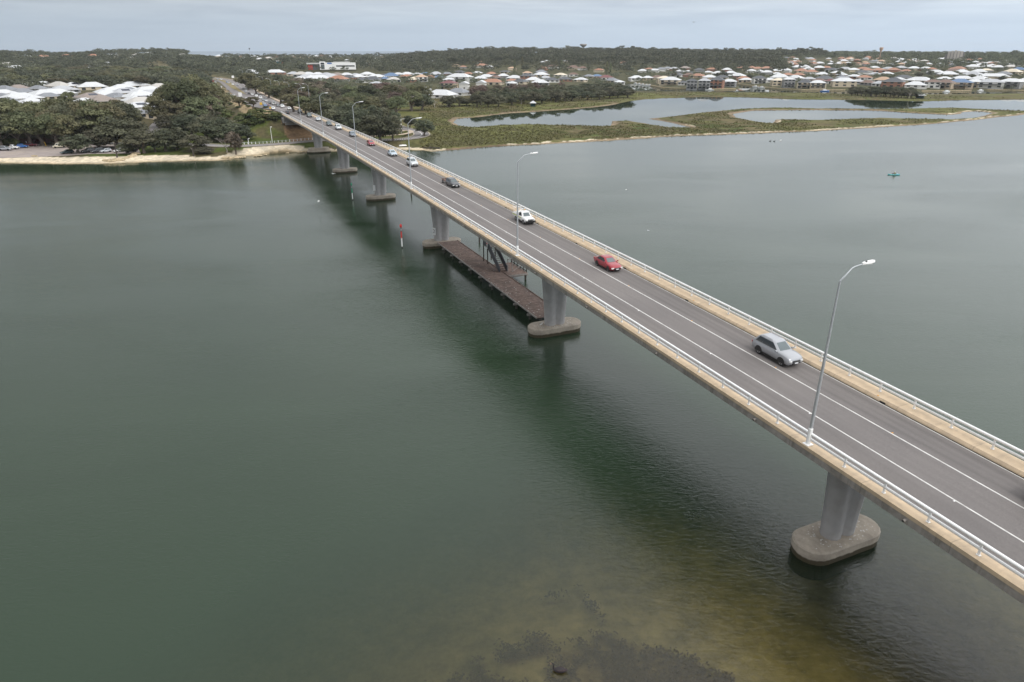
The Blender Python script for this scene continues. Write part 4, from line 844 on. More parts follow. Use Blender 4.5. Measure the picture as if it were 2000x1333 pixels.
bcar('suv', 'black', 359.0, 8.9, 'black SUV just coming onto the bridge beside the last lamp', detail=1)
o = make_car('hatch', 'charcoal', 'dark hatchback driving away alone in the near lane at the bridge end', loc=on_bridge(355.0, 2.6), rz=HEAD, detail=1, group='traffic on the bridge'); pitch_on(o, 355, False)
# the car half out of the picture at its right edge
bcar('suv', 'black', 17.95, 9.05, 'dark car leaving the picture at its edge, nearer than the silver SUV')
# traffic on the approach road
def rxy(px, z=6.2):
    for _ in range(4):
        P = at(*px, z); s, l = SLa(P[0], P[1]); z = float(deckz(s)) + .6
    return s, l
def road_dir(s):
    d = (float(road_l(s + 6)) - float(road_l(s - 6))) / 12; v = B(1, d, 0) - B(0, 0, 0); return math.atan2(v.y, v.x)
proto = {}
def far_car(style, col, px, away, label, group):
    s, l = rxy(px); k = (style, col)
    if k not in proto: proto[k] = o = make_car(style, col, label, detail=0)
    else: o = copy_tree(proto[k])
    o.location = B(s, l, float(deckz(s)) + .01); o.rotation_euler = (0, 0, road_dir(s) + (0 if away else math.pi)); o['label'] = label; o['group'] = group; o['category'] = 'car' if style != 'van' else 'van'
FC = [('sedan', 'white', (565, 213)), ('suv', 'white', (551.5, 209)), ('sedan', 'charcoal', (543, 207)), ('van', 'white', (535, 203)), ('hatch', 'charcoal', (526.5, 201)), ('suv', 'silver', (519.5, 198)), ('sedan', 'grey', (514, 195.5)), ('van', 'white', (509, 192)),
      ('suv', 'blue', (518.5, 209)), ('wagon', 'silver', (516, 204)), ('hatch', 'maroon', (523, 206)), ('sedan', 'white', (533.5, 212.5)), ('sedan', 'white', (493, 185)), ('sedan', 'charcoal', (486, 182.5)), ('hatch', 'silver', (480, 179)), ('sedan', 'black', (475.5, 173.5)), ('sedan', 'silver', (464, 166.5)), ('hatch', 'white', (454.5, 165.5)), ('sedan', 'silver', (446.5, 162.5)), ('sedan', 'blue', (443, 161)),
      ('van', 'white', (432, 156)), ('hatch', 'silver', (425, 155.5)), ('sedan', 'white', (417, 153.2)), ('suv', 'white', (501, 188.5))]
for i, (st_, c_, px) in enumerate(FC):
    far_car(st_, c_, px, False, f'{PAINTW[c_]} {dict(suv="SUV", sedan="sedan", hatch="hatchback", wagon="wagon", van="van")[st_]}, {ordw(i + 1)} oncoming vehicle up the road from the bridge end' if i < 8 else f'{PAINTW[c_]} {dict(suv="SUV", sedan="sedan", hatch="hatchback", wagon="wagon", van="van")[st_]} on the approach road, {ordw(i - 7)} in the queue past the trees', 'cars on the approach road')
for i, (st_, c_, px) in enumerate([('hatch', 'white', (432, 170.5)), ('sedan', 'silver', (444.5, 175.5)), ('hatch', 'black', (447, 183.5)), ('sedan', 'grey', (452, 187)), ('sedan', 'white', (456.5, 187)), ('suv', 'red', (416, 159)), ('sedan', 'pale', (421, 161)), ('sedan', 'white', (482, 193.5))]):
    far_car(st_, c_, px, True, f'{PAINTW[c_]} {dict(suv="SUV", sedan="sedan", hatch="hatchback")[st_]} on the outbound carriageway, {ordw(i + 1)} beside the dry grass median', 'cars on the outbound carriageway')
s, l = rxy((469, 189.5)); tk = thing('box_truck', 'white box truck with dark blue cab behind the small roadside trees', 'truck', tuple(B(s, l, float(deckz(s)))), road_dir(s))
b = MB(); b.box((-1.2, 0, 2.2), (5.2, 2.4, 2.6)); b.build('cargo_box', PAINT['white'], tk)
b = MB(); b.loft([[(x, -1.1, z), (x, 1.1, z)][::1] + [(x, 1.05, z2), (x, -1.05, z2)] for x, z, z2 in ((1.5, .6, 2.6), (2.6, .6, 2.55), (3.1, .6, 1.7), (3.2, .6, 1.2))], 0, False); b.build('cab', PAINT['blue'], tk)
b = MB(); b.box((2.95, 0, 2.0), (.08, 1.9, .7)); b.build('windscreen', M['glass'], tk)
for x in (2.3, -2.6):
    for sg in (1, -1):
        w = link('wheel', wheel_meshes(.45)[0], tk); w.location = (x, sg * 1.0, .45); w.rotation_euler = (0, 0, 0 if sg > 0 else math.pi)
# parked cars
PARK = [('suv', 'silver', (11, 294.5), 0.1, 'silver SUV parked outermost in the beach car park row'), ('ute', 'white', (25, 292), .1, 'white pickup parked between the silver SUV and the blue hatchback'), ('hatch', 'blue', (45, 289), .05, 'bright blue hatchback parked beside the maroon car'), ('wagon', 'maroon', (64, 286), 0, 'maroon wagon parked against the red hedge'),
        ('van', 'cream', (117, 289), -2.6, 'cream and black van parked beside the shade tree'), ('wagon', 'teal', (131, 300.5), -2.2, 'dark teal wagon nosing out under the shade tree'), ('suv', 'black', (173, 298.5), -2.2, 'black SUV with white roof parked under the beach trees'), ('suv', 'charcoal', (192, 298.5), -2.2, 'charcoal SUV parked between black SUV and pale hatchback'),
        ('hatch', 'pale', (207, 298), -2.2, 'pale silver hatchback parked nose towards the beach'), ('sedan', 'white', (233, 297.5), -2.1, 'white sedan parked behind the dead stump on the beach'), ('suv', 'black', (256, 297.5), -2.2, 'dark four-wheel drive half hidden under a low tree by the rocks'), ('sedan', 'white', (352, 279), .3, 'white car waiting on the lower road behind the shore trees')]
for st_, c_, px, rz, lab in PARK:
    o = make_car(st_, c_, lab, loc=tuple(at(*px, 1.07 if px[0] < 300 else 2.57)), rz=rz, detail=0, group='cars parked by the beach' if px[0] < 300 else None)
    if st_ == 'ute':
        b = MB(); b.box((-1.55, 0, .75), (2.1, 1.78, .5)); b.build('tray', PAINT[c_], o)
# ------------------------------------------------------------------ vegetation
def crown_mesh(kind, seed, nl, n):
    """leaf cards gathered in clumps through the crown; unit crown: 1 m high (z 0..1 incl. trunk), 1 m wide"""
    g = np.random.default_rng(seed); L = []
    if kind in ('gum', 'dark', 'wood', 'shrub', 'bare', 'redbush', 'marsh'):
        zc, zr, hr = {'gum': (.64, .33, .40), 'dark': (.55, .42, .40), 'wood': (.58, .38, .42), 'shrub': (.45, .45, .40), 'bare': (.60, .36, .38), 'redbush': (.4, .4, .42), 'marsh': (.4, .4, .42)}[kind]
        for k in range(nl):
            while True:
                p = g.uniform(-1, 1, 3)
                if p @ p < 1: break
            p /= max(.25, np.linalg.norm(p)) ** .55
            rr = g.uniform(.11, .20) if kind != 'gum' else g.uniform(.095, .18)
            L.append((p[0] * hr * .82, p[1] * hr * .82, zc + p[2] * zr * .8, rr))
    elif kind == 'pine':
        for k in range(nl):
            q = (k + .5) / nl; a = k * 2.4; r = .42 * (1 - q) ** .8 + .03; L.append((math.cos(a) * r * .7, math.sin(a) * r * .7, .10 + .88 * q, .05 + .10 * (1 - q)))
    elif kind == 'cypress':
        for k in range(nl): q = (k + .5) / nl; a = k * 2.4; r = .28 * math.sin(math.pi * min(.97, q * .85 + .12)); L.append((math.cos(a) * r, math.sin(a) * r, .05 + .9 * q, .18))
    L = np.array(L); per = max(1, n // len(L)); C = []; Nn = []; T = []
    for (x, y, z, r) in L:
        d = g.normal(size=(per, 3)); d[:, 2] = np.abs(d[:, 2]) * 1.0 - .25 * np.linalg.norm(d, axis=1) * g.uniform(0, 1, per); d /= np.linalg.norm(d, axis=1)[:, None]
        q = r * g.uniform(.55, 1.12, per)[:, None]; sq = np.array((1, 1, .75 if kind != 'pine' else .45))
        C.append(np.array((x, y, z)) + d * q * sq); nn = d + g.normal(size=(per, 3)) * .55 + (0, 0, .35); Nn.append(nn / np.linalg.norm(nn, axis=1)[:, None])
        T.append(np.clip(g.uniform(.1, .9) + g.normal(0, .16, per), 0, 1))
    return np.vstack(C), np.vstack(Nn), np.concatenate(T), L
def tree_proto(kind, seed, nl, n, leaf, H, W, trunk=True, limbs=5, asp=1.6):
    C, Nn, T, L = crown_mesh(kind, seed, nl, n); sc = np.array((W, W, H)); v, f = leaves(C * sc, Nn, RNG.uniform(leaf * .6, leaf * 1.3, len(C)), asp)
    me = npmesh('crown', v, f, LEAF.get(kind, LEAF['gum']), np.repeat(T, 4)); b = MB(); tb = {'gum': .045, 'dark': .04, 'bare': .035, 'pine': .02}.get(kind, .03) * W
    rr = random.Random(seed); j = lambda q: rr.uniform(-q, q) * W
    fork = Vector((j(.04), j(.04), H * (.30 if kind in ('gum', 'bare') else .22)))
    if kind in ('pine', 'cypress'): b.tube([(0, 0, -.5), (0, 0, H * .5), (0, 0, H * .97)], [tb * 1.2, tb, .03], 6)
    else:
        b.tube([(0, 0, -.6), (j(.02), j(.02), H * .14), tuple(fork)], [tb * 1.25, tb, tb * .8], 7)
        for k in range(limbs):
            e = L[(k * 3 + seed) % len(L)]; e = Vector((e[0] * W, e[1] * W, e[2] * H)); m = fork.lerp(e, .5) + Vector((j(.05), j(.05), H * .03)); b.tube([tuple(fork), tuple(m), tuple(e)], [tb * .6, tb * .38, tb * .1], 5)
    return me, b.mesh('trunk', M['bark']), H, W
PROTO = {'gum': [tree_proto('gum', s, 34, 2900, .50, 12, 12) for s in (1, 2, 3, 4)], 'dark': [tree_proto('dark', s, 30, 2700, .44, 9, 10) for s in (5, 6, 7, 8)],
         'shrub': [tree_proto('shrub', s, 12, 520, .38, 3, 4, limbs=3) for s in (9, 10, 11)], 'bare': [tree_proto('bare', s, 26, 900, .55, 10, 9, limbs=9, asp=3.2) for s in (12, 13)],
         'pine': [tree_proto('pine', s, 44, 800, .75, 22, 9) for s in (14, 15)], 'cypress': [tree_proto('cypress', s, 16, 500, .7, 14, 5) for s in (16,)], 'redbush': [tree_proto('redbush', s, 12, 520, .42, 3, 4, limbs=3) for s in (17, 18)]}
def dead_proto(seed, H, W):
    rr = random.Random(seed); b = MB(); limb = MB()
    def grow(bb, p, d, ln, r, depth):
        m = p + d * ln * .5 + Vector((rr.uniform(-.1, .1) * ln, rr.uniform(-.1, .1) * ln, .03 * ln)); e = p + d * ln
        bb.tube([tuple(p), tuple(m), tuple(e)], [r, r * .8, r * .55], 6 if depth < 2 else 4)
        if depth > 3: return
        for k in range(3 if depth < 2 else 2):
            v = (d + Vector((rr.uniform(-.85, .85), rr.uniform(-.85, .85), rr.uniform(-.1, .5)))).normalized(); grow(limb if depth >= 0 else bb, e, v, ln * rr.uniform(.55, .8), r * .58, depth + 1)
    grow(b, Vector((0, 0, -.4)), Vector((.05, 0, 1)).normalized(), H * .32, W * .032, 0)
    return limb.mesh('limbs', M['deadwood']), b.mesh('trunk', M['deadwood']), H, W
PROTO['dead'] = [dead_proto(s, 10, 8) for s in (3, 8)]
NAMES = {'gum': 'gum_tree', 'dark': 'paperbark_tree', 'shrub': 'shrub', 'bare': 'bare_tree', 'pine': 'pine_tree', 'cypress': 'cypress_tree', 'redbush': 'red_shrub', 'dead': 'dead_tree'}
CATS = {'shrub': 'shrub', 'redbush': 'shrub'}
TREES = {}
def zpix(x, ytop, P):
    r = ray(x, ytop); return ZC + r[2] * (math.hypot(P[0], P[1]) / math.hypot(r[0], r[1]))
def march(x, y, lift=0.0, r0=215., r1=2500.):
    """first point where the sight line through a photograph pixel comes down to the ground plus a height"""
    r = ray(x, y); h = math.hypot(r[0], r[1]); D = r0 * (r1 / r0) ** np.linspace(0, 1, 420); P = np.stack([r[0] / h * D, r[1] / h * D], 1); zz = ZC + r[2] / h * D; g_ = np.maximum(ground(P)[0], .3); k = np.argmax(zz <= g_ + lift)
    if not (zz <= g_ + lift).any(): k = int(np.argmin(zz - g_ - lift))
    elif k > 0:
        f0, f1 = zz[k - 1] - g_[k - 1] - lift, zz[k] - g_[k] - lift; t = f0 / (f0 - f1 + 1e-9); d = D[k - 1] + (D[k] - D[k - 1]) * t; X, Y = r[0] / h * d, r[1] / h * d; return np.array([X, Y, max(.05, gz(X, Y))])
    return np.array([P[k, 0], P[k, 1], g_[k]])
def ground_at(x, yb): return march(x, yb)
def add_tree(kind, X, Y, h, w, zone, label=None, group=None, z=None, sort=0):
    ps = PROTO[kind]; me, tr, H, W = ps[random.randrange(len(ps))]
    z = gz(X, Y) if z is None else z
    t = thing(NAMES[kind], label, CATS.get(kind, 'tree'), (X, Y, max(z, .05) - .1), random.uniform(0, 6.28), group); t.scale = (w / W, w / W, h / H)
    link('crown' if kind != 'dead' else 'limbs', me, t); link('trunk', tr, t)
    if zone: TREES.setdefault(zone, []).append((sort, kind, t))
    return t
def ptree(kind, x, yb, yt, wpx, zone, label=None, group=None):
    P = ground_at(x, yb); d = math.hypot(P[0], P[1], ZC - P[2]); h = max(1.2, zpix(x, yt, P) - P[2]); return add_tree(kind, P[0], P[1], h, wpx * d / FPX * 1.06, zone, label, group, P[2], x)
Z1 = 'along the beach behind the car park'
for k in [('dark', 153, 300, 259, 52), ('dark', 196, 294, 250, 60), ('dark', 232, 291, 226, 74), ('dark', 268, 290, 234, 60), ('dark', 249, 301, 278, 36), ('dark', 282, 300, 252, 60), ('dark', 304, 297, 258, 40), ('dark', 324, 296, 248, 50), ('dark', 347, 291, 246, 48), ('dark', 383, 297, 261, 56), ('dark', 399, 301, 287, 38), ('dark', 345, 294, 274, 34)]: ptree(*k, Z1)
Z2 = 'in the dark clump below the embankment shrubs'
for k in [('dark', 430, 278, 228, 66), ('dark', 466, 274, 242, 56), ('dark', 404, 272, 226, 60), ('dark', 374, 268, 222, 60), ('dark', 446, 272, 232, 54), ('dark', 484, 273, 254, 34), ('dark', 420, 268, 216, 50)]: ptree(*k, Z2)
ptree('dead', 443, 298, 261, 34, None, 'white leafless dead tree with forked limbs on the shore near the bridge')
ptree('bare', 461, 302, 255, 36, None, 'thin brown dying tree beside the white dead tree on the shore')
ptree('dead', 801, 213, 172, 56, None, 'tall white dead tree with spreading limbs before the marsh-edge trees'); ptree('dead', 874, 209, 183, 32, None, 'white dead tree standing alone before dark bushes at the marsh edge'); ptree('dead', 849, 211, 193, 24, None, 'short grey dead tree between two taller dead trees at the marsh edge')
ptree('dead', 1018, 204, 180, 20, None, 'dead white tree standing in the dark paperbark thicket near the shelter'); ptree('dead', 1712, 189, 176, 10, None, 'thin dead tree in front of the thicket on the far bank'); ptree('dead', 1775, 194, 178, 14, None, 'leaning bleached dead tree beside the far-bank shelter')
Z3 = 'on the brown wooded mound left of the approach road'
for k in [('gum', 335, 246, 170, 62), ('gum', 368, 243, 152, 72), ('gum', 398, 238, 156, 66), ('gum', 428, 228, 168, 52), ('gum', 346, 256, 196, 58), ('gum', 312, 252, 186, 42), ('gum', 386, 254, 190, 60), ('gum', 416, 246, 188, 52), ('gum', 388, 228, 143, 54), ('gum', 352, 228, 158, 54), ('gum', 414, 222, 158, 44), ('gum', 440, 218, 178, 34), ('dark', 330, 262, 222, 44), ('dark', 362, 262, 218, 48), ('gum', 322, 236, 176, 36), ('bare', 352, 240, 178, 40), ('bare', 402, 250, 200, 40), ('bare', 372, 254, 212, 36), ('bare', 424, 232, 184, 30)]: ptree(*k, Z3)
ptree('gum', 468, 209, 189, 28, None, 'small spreading tree on the sandy traffic island, the lower of two'); ptree('gum', 495, 213, 187, 27, None, 'umbrella-shaped tree on the traffic island hiding the queueing cars'); ptree('gum', 457, 200, 185, 14, None, 'small round tree on the traffic island left of the umbrella-shaped tree')
Z4 = 'in the tall olive belt between car park and white-roofed estate'
rg = random.Random(5)
for row, (yb, yt, n, x0, x1) in enumerate([(286, 222, 6, -12, 150), (279, 212, 8, -18, 205), (270, 200, 9, -10, 235), (262, 196, 8, 5, 262), (254, 193, 7, -5, 240)]):
    for i in range(n):
        x = x0 + (x1 - x0) * (i + .5) / n + rg.uniform(-7, 7); ptree('gum' if rg.random() < .65 else 'dark', x, yb + rg.uniform(-2, 2), yt + rg.uniform(-8, 9) + (10 if 60 < x < 110 and row > 2 else 0), rg.uniform(46, 66), Z4)
ptree('gum', 139, 215, 176, 26, Z4); ptree('gum', 229, 225, 194, 30, Z4); ptree('gum', 256, 240, 202, 32, Z4); ptree('gum', 270, 250, 214, 30, Z4)
Z5 = 'on the bank beside the end of the bridge'
for i in range(34):
    x = rg.uniform(412, 545); t = (x - 412) / 133; yb = rg.uniform(222 + 2 * t, 262 - 26 * t); 
    ptree('shrub', x, yb, yb - rg.uniform(9, 17), rg.uniform(18, 32), Z5)
for x, yb in ((448, 206), (463, 213), (484, 211), (498, 216), (519, 213), (480, 205), (440, 214)): ptree('shrub', x, yb, yb - 7, 15, Z5)
Z6 = 'along the back of the beach car park'
for x in (-8, 6, 20, 34): ptree('shrub', x, 286 - rg.uniform(0, 4), 268, 22, Z6)
for x in (42, 54, 68, 80, 98, 110, 122, 134): ptree('redbush', x, 281 - rg.uniform(0, 3), 268 + rg.uniform(-2, 2), 20, Z6)
Z7 = 'in the dark grove between the bridge and the curving road'
for k in [('dark', 742, 282, 216, 76), ('dark', 704, 272, 214, 70), ('dark', 668, 258, 208, 66), ('dark', 768, 276, 222, 44), ('dark', 724, 266, 202, 66), ('dark', 756, 258, 206, 56), ('dark', 690, 250, 198, 62), ('dark', 640, 248, 200, 54), ('dark', 715, 284, 244, 46), ('dark', 772, 262, 214, 34)]: ptree(*k, Z7)
ptree('dark', 829, 266, 231, 40, None, 'round dark tree alone on the bend of the curving road'); ptree('dark', 801, 250, 224, 28, None, 'dark tree between the grove and the lone round tree at the curving road')
Z8 = 'in the brown and olive woodland right of the approach road'
for row, (yb, yt, n, x0, x1) in enumerate([(240, 200, 5, 600, 700), (229, 188, 9, 585, 790), (218, 178, 10, 555, 845), (206, 168, 11, 535, 800), (196, 162, 11, 515, 780), (186, 154, 9, 500, 640), (176, 146, 6, 478, 560)]):
    for i in range(n):
        x = x0 + (x1 - x0) * (i + .5) / n + rg.uniform(-8, 8); kd = rg.choice(['gum', 'gum', 'dark', 'bare'] if row < 4 else ['gum', 'gum', 'gum', 'dark', 'bare']); ptree(kd, x, yb + rg.uniform(-3, 3), yt + rg.uniform(-5, 6), rg.uniform(34, 52), Z8)
ptree('gum', 826, 208, 166, 46, Z8); ptree('gum', 808, 204, 164, 40, Z8)
Z9 = 'in the dark paperbark thicket along the marsh'
for row, (y0, y1, h, n, x0, x1) in enumerate([(211, 190, 26, 15, 925, 1238), (205, 186, 27, 14, 930, 1232), (199, 181, 26, 12, 960, 1222), (193, 178, 24, 10, 1010, 1215), (210, 207, 24, 4, 862, 925)]):
    for i in range(n):
        x = x0 + (x1 - x0) * (i + .5) / n + rg.uniform(-7, 7); yb = y0 + (y1 - y0) * (x - x0) / (x1 - x0); hh_ = h * (1 - .25 * (x - x0) / max(1, x1 - x0)); ptree('dark', x, yb + rg.uniform(-1.5, 1.5), yb - hh_ + rg.uniform(-3, 3), rg.uniform(26, 38), Z9)
Za = 'in the leafless brown trees between houses and thicket'
for i in range(20):
    x = rg.uniform(922, 1100); ptree('bare', x, 190 - (x - 922) * .05 + rg.uniform(-3, 3), 166 - (x - 922) * .02 + rg.uniform(-4, 4), rg.uniform(16, 26), Za)
Zb = 'in the thicket on the far bank before the canal houses'
for i in range(20):
    x = 1658 + 142 * (i + .5) / 20 + rg.uniform(-3, 3); e = math.sin(math.pi * min(1, max(0, (x - 1645) / 165))) ** .5; yb = 186.5 + (x - 1658) * .045 + rg.uniform(-1.2, 1.2); ptree('dark', x, yb, yb - 19 * e + rg.uniform(-1.5, 1.5) - 2, rg.uniform(15, 22), Zb)
for i in range(8): x = 1665 + 16 * i; ptree('dark', x, 183.5 + (x - 1658) * .04, 168 + rg.uniform(-1, 2), 18, Zb)
for x, yb, yt, w_, lab in ((1475, 116, 98.5, 5, 'norfolk pine standing clear above the wooded ridge, leftmost of three'), (1627, 121, 103.5, 7, 'broad norfolk pine on the skyline among the hillside houses'), (1687, 119, 105.5, 4.5, 'small norfolk pine on the skyline beside the water tower')):
    r_ = ray(x, yb); q = 1650 / math.hypot(r_[0], r_[1]); X, Y = r_[0] * q, r_[1] * q; z = gz(X, Y); add_tree('pine', X, Y, zpix(x, yt, (X, Y, 0)) - z, w_ * 1650 / FPX * 1.5, None, lab, z=z)
Zc = 'among the houses below the wooded ridge'
for x, yb, yt in ((1005, 146, 118), (1020, 134, 112), (1086, 133, 117), (1097, 133, 118), (1185, 143, 122), (1192, 143, 124), (1321, 160, 152), (1149, 138, 126)): ptree('cypress', x, yb, yt, 6 if yb > 130 else 4, Zc)
Zd = 'in street gardens of the canal suburb'
for i in range(44):
    x = rg.uniform(1250, 1990); yb = rg.uniform(140, 160) if rg.random() < .75 else rg.uniform(128, 140); ptree(rg.choice(['dark', 'gum', 'pine', 'dark']), x, yb, yb - rg.uniform(7, 12), rg.uniform(9, 16), Zd)
Ze = 'on the wooded hillside behind the white-roofed estate'
for row, (yb, h, n) in enumerate([(172, 24, 17), (165, 21, 18), (158, 19, 18), (151, 17, 18), (145, 15, 18)]):
    for i in range(n):
        x = -15 + (430 - 12 * row) * (i + .5) / n + rg.uniform(-9, 9)
        ptree('gum' if rg.random() < .75 else 'dark', x, yb - (x > 320) * 4 + rg.uniform(-2, 2), yb - h + rg.uniform(-4, 3), rg.uniform(26, 40), Ze)
KW = {'gum': ('olive gum tree', 'gum tree'), 'dark': ('dark rounded paperbark', 'paperbark'), 'shrub': ('low green shrub', 'green shrub'), 'bare': ('brown twiggy tree', 'tree'), 'pine': ('dark conical pine', 'pine'), 'cypress': ('dark columnar cypress', 'cypress'), 'redbush': ('rusty red shrub', 'rusty red shrub')}
for zone, L_ in TREES.items():
    for kd in KW:
        same = sorted([q for q in L_ if q[1] == kd], key=lambda q: q[0])
        for i, (x, _, t) in enumerate(same):
            t['group'] = ('trees ' if kd not in ('shrub', 'redbush') else 'shrubs ') + zone
            if zone in (Ze, Za, Zd, Z8, Z5, Z4, Zb, Z9): t['label'] = f'{KW[kd][0]} {zone}'
            else: t['label'] = f'{KW[kd][1]}, {ordw(i + 1)} from left, {zone}'
# rough scrub and sedge over the marsh, one countless cover
g = np.random.default_rng(77); n = 150000
ang_ = g.uniform(math.atan(-160 / 1225), math.atan(1100 / 1225), n); rr = 290 * (760 / 290) ** g.uniform(0, 1, n); P = np.stack([np.sin(ang_) * rr, np.cos(ang_) * rr], 1); s, l = SLa(P[:, 0], P[:, 1])
d, ins = seg_dist(P, LAND); sd = np.where(ins, d, -d)
for wp in WATERS:
    d2, i2 = seg_dist(P, wp); sd = np.minimum(sd, np.where(i2, -d2, d2))
k = (sd > 3.6) & (l > 30) & (vnoise(P, 16, 41) * .6 + vnoise(P, 5, 42) * .4 > .40) & (line_dist(P, LOOP) > 5); P = P[k]; z, _ = ground(P)
nr_ = g.normal(size=(len(P), 3)) * .45 + (0, 0, .9); nr_ /= np.linalg.norm(nr_, axis=1)[:, None]; hs = g.uniform(.02, .32, len(P)) * (vnoise(P, 9, 43) + .3)
v, f = leaves(np.c_[P, z + hs], nr_, g.uniform(.35, .85, len(P)), 1.5); o = link('marsh_scrub', npmesh('marsh_scrub', v, f, LEAF['marsh'], np.repeat(np.clip(vnoise(P, 22, 44) * .7 + g.uniform(0, .35, len(P)), 0, 1), 4))); tag(o, 'low olive and brown scrub covering the tidal marsh', 'scrub', kind='stuff')
# ------------------------------------------------------------------ houses
ROOF = {'w': ('white', (.58, .59, .60)), 'o': ('off-white', (.48, .455, .42)), 'p': ('pale grey', (.42, .43, .45)), 'g': ('grey', (.21, .22, .24)), 'd': ('charcoal', (.075, .08, .09)), 't': ('terracotta', (.34, .165, .10)), 'b': ('brown', (.16, .095, .07)),
        'm': ('maroon', (.16, .05, .05)), 'u': ('blue', (.10, .17, .29)), 'c': ('cream', (.66, .58, .45)), 'a': ('taupe', (.26, .215, .19)), 'k': ('peach', (.48, .32, .21))}
WALL = [mat('cream_render', (.55, .47, .35), .85, var=.08), mat('white_render', (.66, .65, .62), .85, var=.06), mat('brick_wall', (.30, .15, .10), .9, var=.2, scale=6), mat('sand_render', (.45, .36, .26), .85, var=.1), mat('grey_render', (.27, .27, .27), .85, var=.1), mat('peach_render', (.62, .42, .25), .85, var=.08)]
def roof_mat(n, c):
    m = mat('roof_' + n.replace(' ', '_').replace('-', '_'), c, .45 if n in ('white', 'off-white') else .6, var=.05, scale=.6, dirt=tuple(q * .75 for q in c), dscale=.25, damt=.45); t = m.node_tree; b = t.nodes['Principled BSDF']
    tc = N(t, 'ShaderNodeTexCoord'); wv = N(t, 'ShaderNodeTexWave'); wv.inputs['Scale'].default_value = 3.2; t.links.new(tc.outputs['Object'], wv.inputs['Vector']); bp = N(t, 'ShaderNodeBump'); bp.inputs['Strength'].default_value = .4; bp.inputs['Distance'].default_value = .04; t.links.new(wv.outputs[0], bp.inputs['Height']); t.links.new(bp.outputs[0], b.inputs['Normal']); return m
RM = {k: roof_mat(n, c) for k, (n, c) in ROOF.items()}
M['winglass'] = mat('house_window_glass', (.03, .035, .04), .1, var=.2); M['gutter'] = mat('roof_fascia', (.5, .49, .47), .6, var=.05); M['panel'] = mat('solar_panel', (.02, .025, .05), .2, var=.1)
def hip(b, cx, cy, w, d, z, pitch=.42, over=.55, m=0, gable=False):
    """hip roof over a rectangle w (x) by d (y) with eaves at z"""
    hw, hd = w / 2 + over, d / 2 + over; h = min(hw, hd) * pitch
    if w >= d: r = [(cx - (hw - hd * (0 if gable else 1)), cy), (cx + (hw - hd * (0 if gable else 1)), cy)]
    else: r = [(cx, cy - (hd - hw * (0 if gable else 1))), (cx, cy + (hd - hw * (0 if gable else 1)))]
    e = [(cx - hw, cy - hd, z), (cx + hw, cy - hd, z), (cx + hw, cy + hd, z), (cx - hw, cy + hd, z)]; t = [(q[0], q[1], z + h) for q in r]; lo = [(x, y, z - .22) for x, y, _ in e]
    if w >= d: fs = [(0, 1, 5, 4), (2, 3, 4, 5), (1, 2, 5), (3, 0, 4)]
    else: fs = [(1, 2, 5, 4), (3, 0, 4, 5), (0, 1, 4), (2, 3, 5)]
    b.add(e + t, fs, m); b.add(e + lo, [(0, 4, 5, 1), (1, 5, 6, 2), (2, 6, 7, 3), (3, 7, 4, 0), (7, 6, 5, 4)], m + 1); return z + h
HOUSES = {}
def house(X, Y, w, d, rz, roof, zone, sort, storeys=1, wall=None, gable=False, detail=2, label=None, z=None, name='house', pitch=None, solar=False):
    z = gz(X, Y) if z is None else z; rnd = random.Random(int(abs(X * 7 + Y * 3)))
    t = thing(name, label, 'house', (X, Y, max(.5, z)), rz); eh = 2.75 * storeys + (.1 if storeys > 1 else 0); wm = WALL[wall if wall is not None else rnd.choice((0, 1, 1, 2, 3, 4, 0))]
    b = MB(); b.box((0, 0, eh / 2 - .6), (w, d, eh + 1.2)); wing = rnd.random() < .6 and detail > 0 and not gable; sx = rnd.choice((-1, 1)); ww = w * rnd.uniform(.32, .45); wx = sx * (w / 2 - ww / 2); wd = rnd.uniform(1.8, 3.2)
    if wing: b.box((wx, -d / 2 - wd / 2, eh / 2 - .6), (ww, wd, eh + 1.195))
    b.build('wall', wm, t); pt = pitch or rnd.uniform(.38, .5)
    b = MB(); zr = hip(b, 0, 0, w, d, eh, pt, gable=gable)
    if wing: hip(b, wx, -d / 2 - wd / 2 + ww * .25, ww, wd + ww * .5, eh + .003, pt * .98, .5)
    rf = b.build('roof', [RM[roof], M['gutter']], t)
    if solar:
        b = MB(); q = d * .2; s_ = pt
        b.add([(x, y, eh + (d / 2 + .55 - abs(y)) * s_ + .06) for x, y in ((-w * .15, -q * 1.6), (w * .18, -q * 1.6), (w * .18, -q * .6), (-w * .15, -q * .6))], [(0, 1, 2, 3)]); b.build('solar_panel', M['panel'], rf)
    if detail > 0:
        nn = 2 if detail == 1 else 3
        for st_ in range(storeys):
            zb_ = st_ * 2.85 + 1.0
            for k in range(nn):
                xx = -w / 2 + w * (k + .5) / nn
                if wing and abs(xx - wx) < ww / 2 + .2: yf = -d / 2 - wd
                else: yf = -d / 2
                bw = min(w / nn * .62, 3.0); hh_ = 1.35 if rnd.random() < .6 or st_ else 2.1; zz = zb_ + .65 if hh_ < 2 else zb_ + .1
                b = MB(); b.box((xx, yf - .02, zz), (bw, .09, hh_)); b.box((xx, yf - .05, zz - hh_ / 2 - .05), (bw + .2, .16, .08), m=1); b.build('window', [M['winglass'], M['gutter']], t)
            if storeys > 1 and st_ == 1 and rnd.random() < .75:
                b = MB(); b.box((0, -d / 2 - .9 - (wd if wing else 0) * .5, 2.75), (w * .8, 1.8 + (wd if wing else 0), .16)); b.box((0, -d / 2 - 1.75 - (wd if wing else 0), 3.3), (w * .8, .06, .9), m=1); b.build('balcony', [M['gutter'], M['winglass']], t)
        b = MB(); b.box((w / 2 + .03, d * .1, 1.5), (.08, 1.6, 1.2)); b.box((-w / 2 - .03, -d * .1, 1.5), (.08, 1.6, 1.2)); b.build('window', M['winglass'], t)
    HOUSES.setdefault(zone, []).append((sort, roof, t)); return t
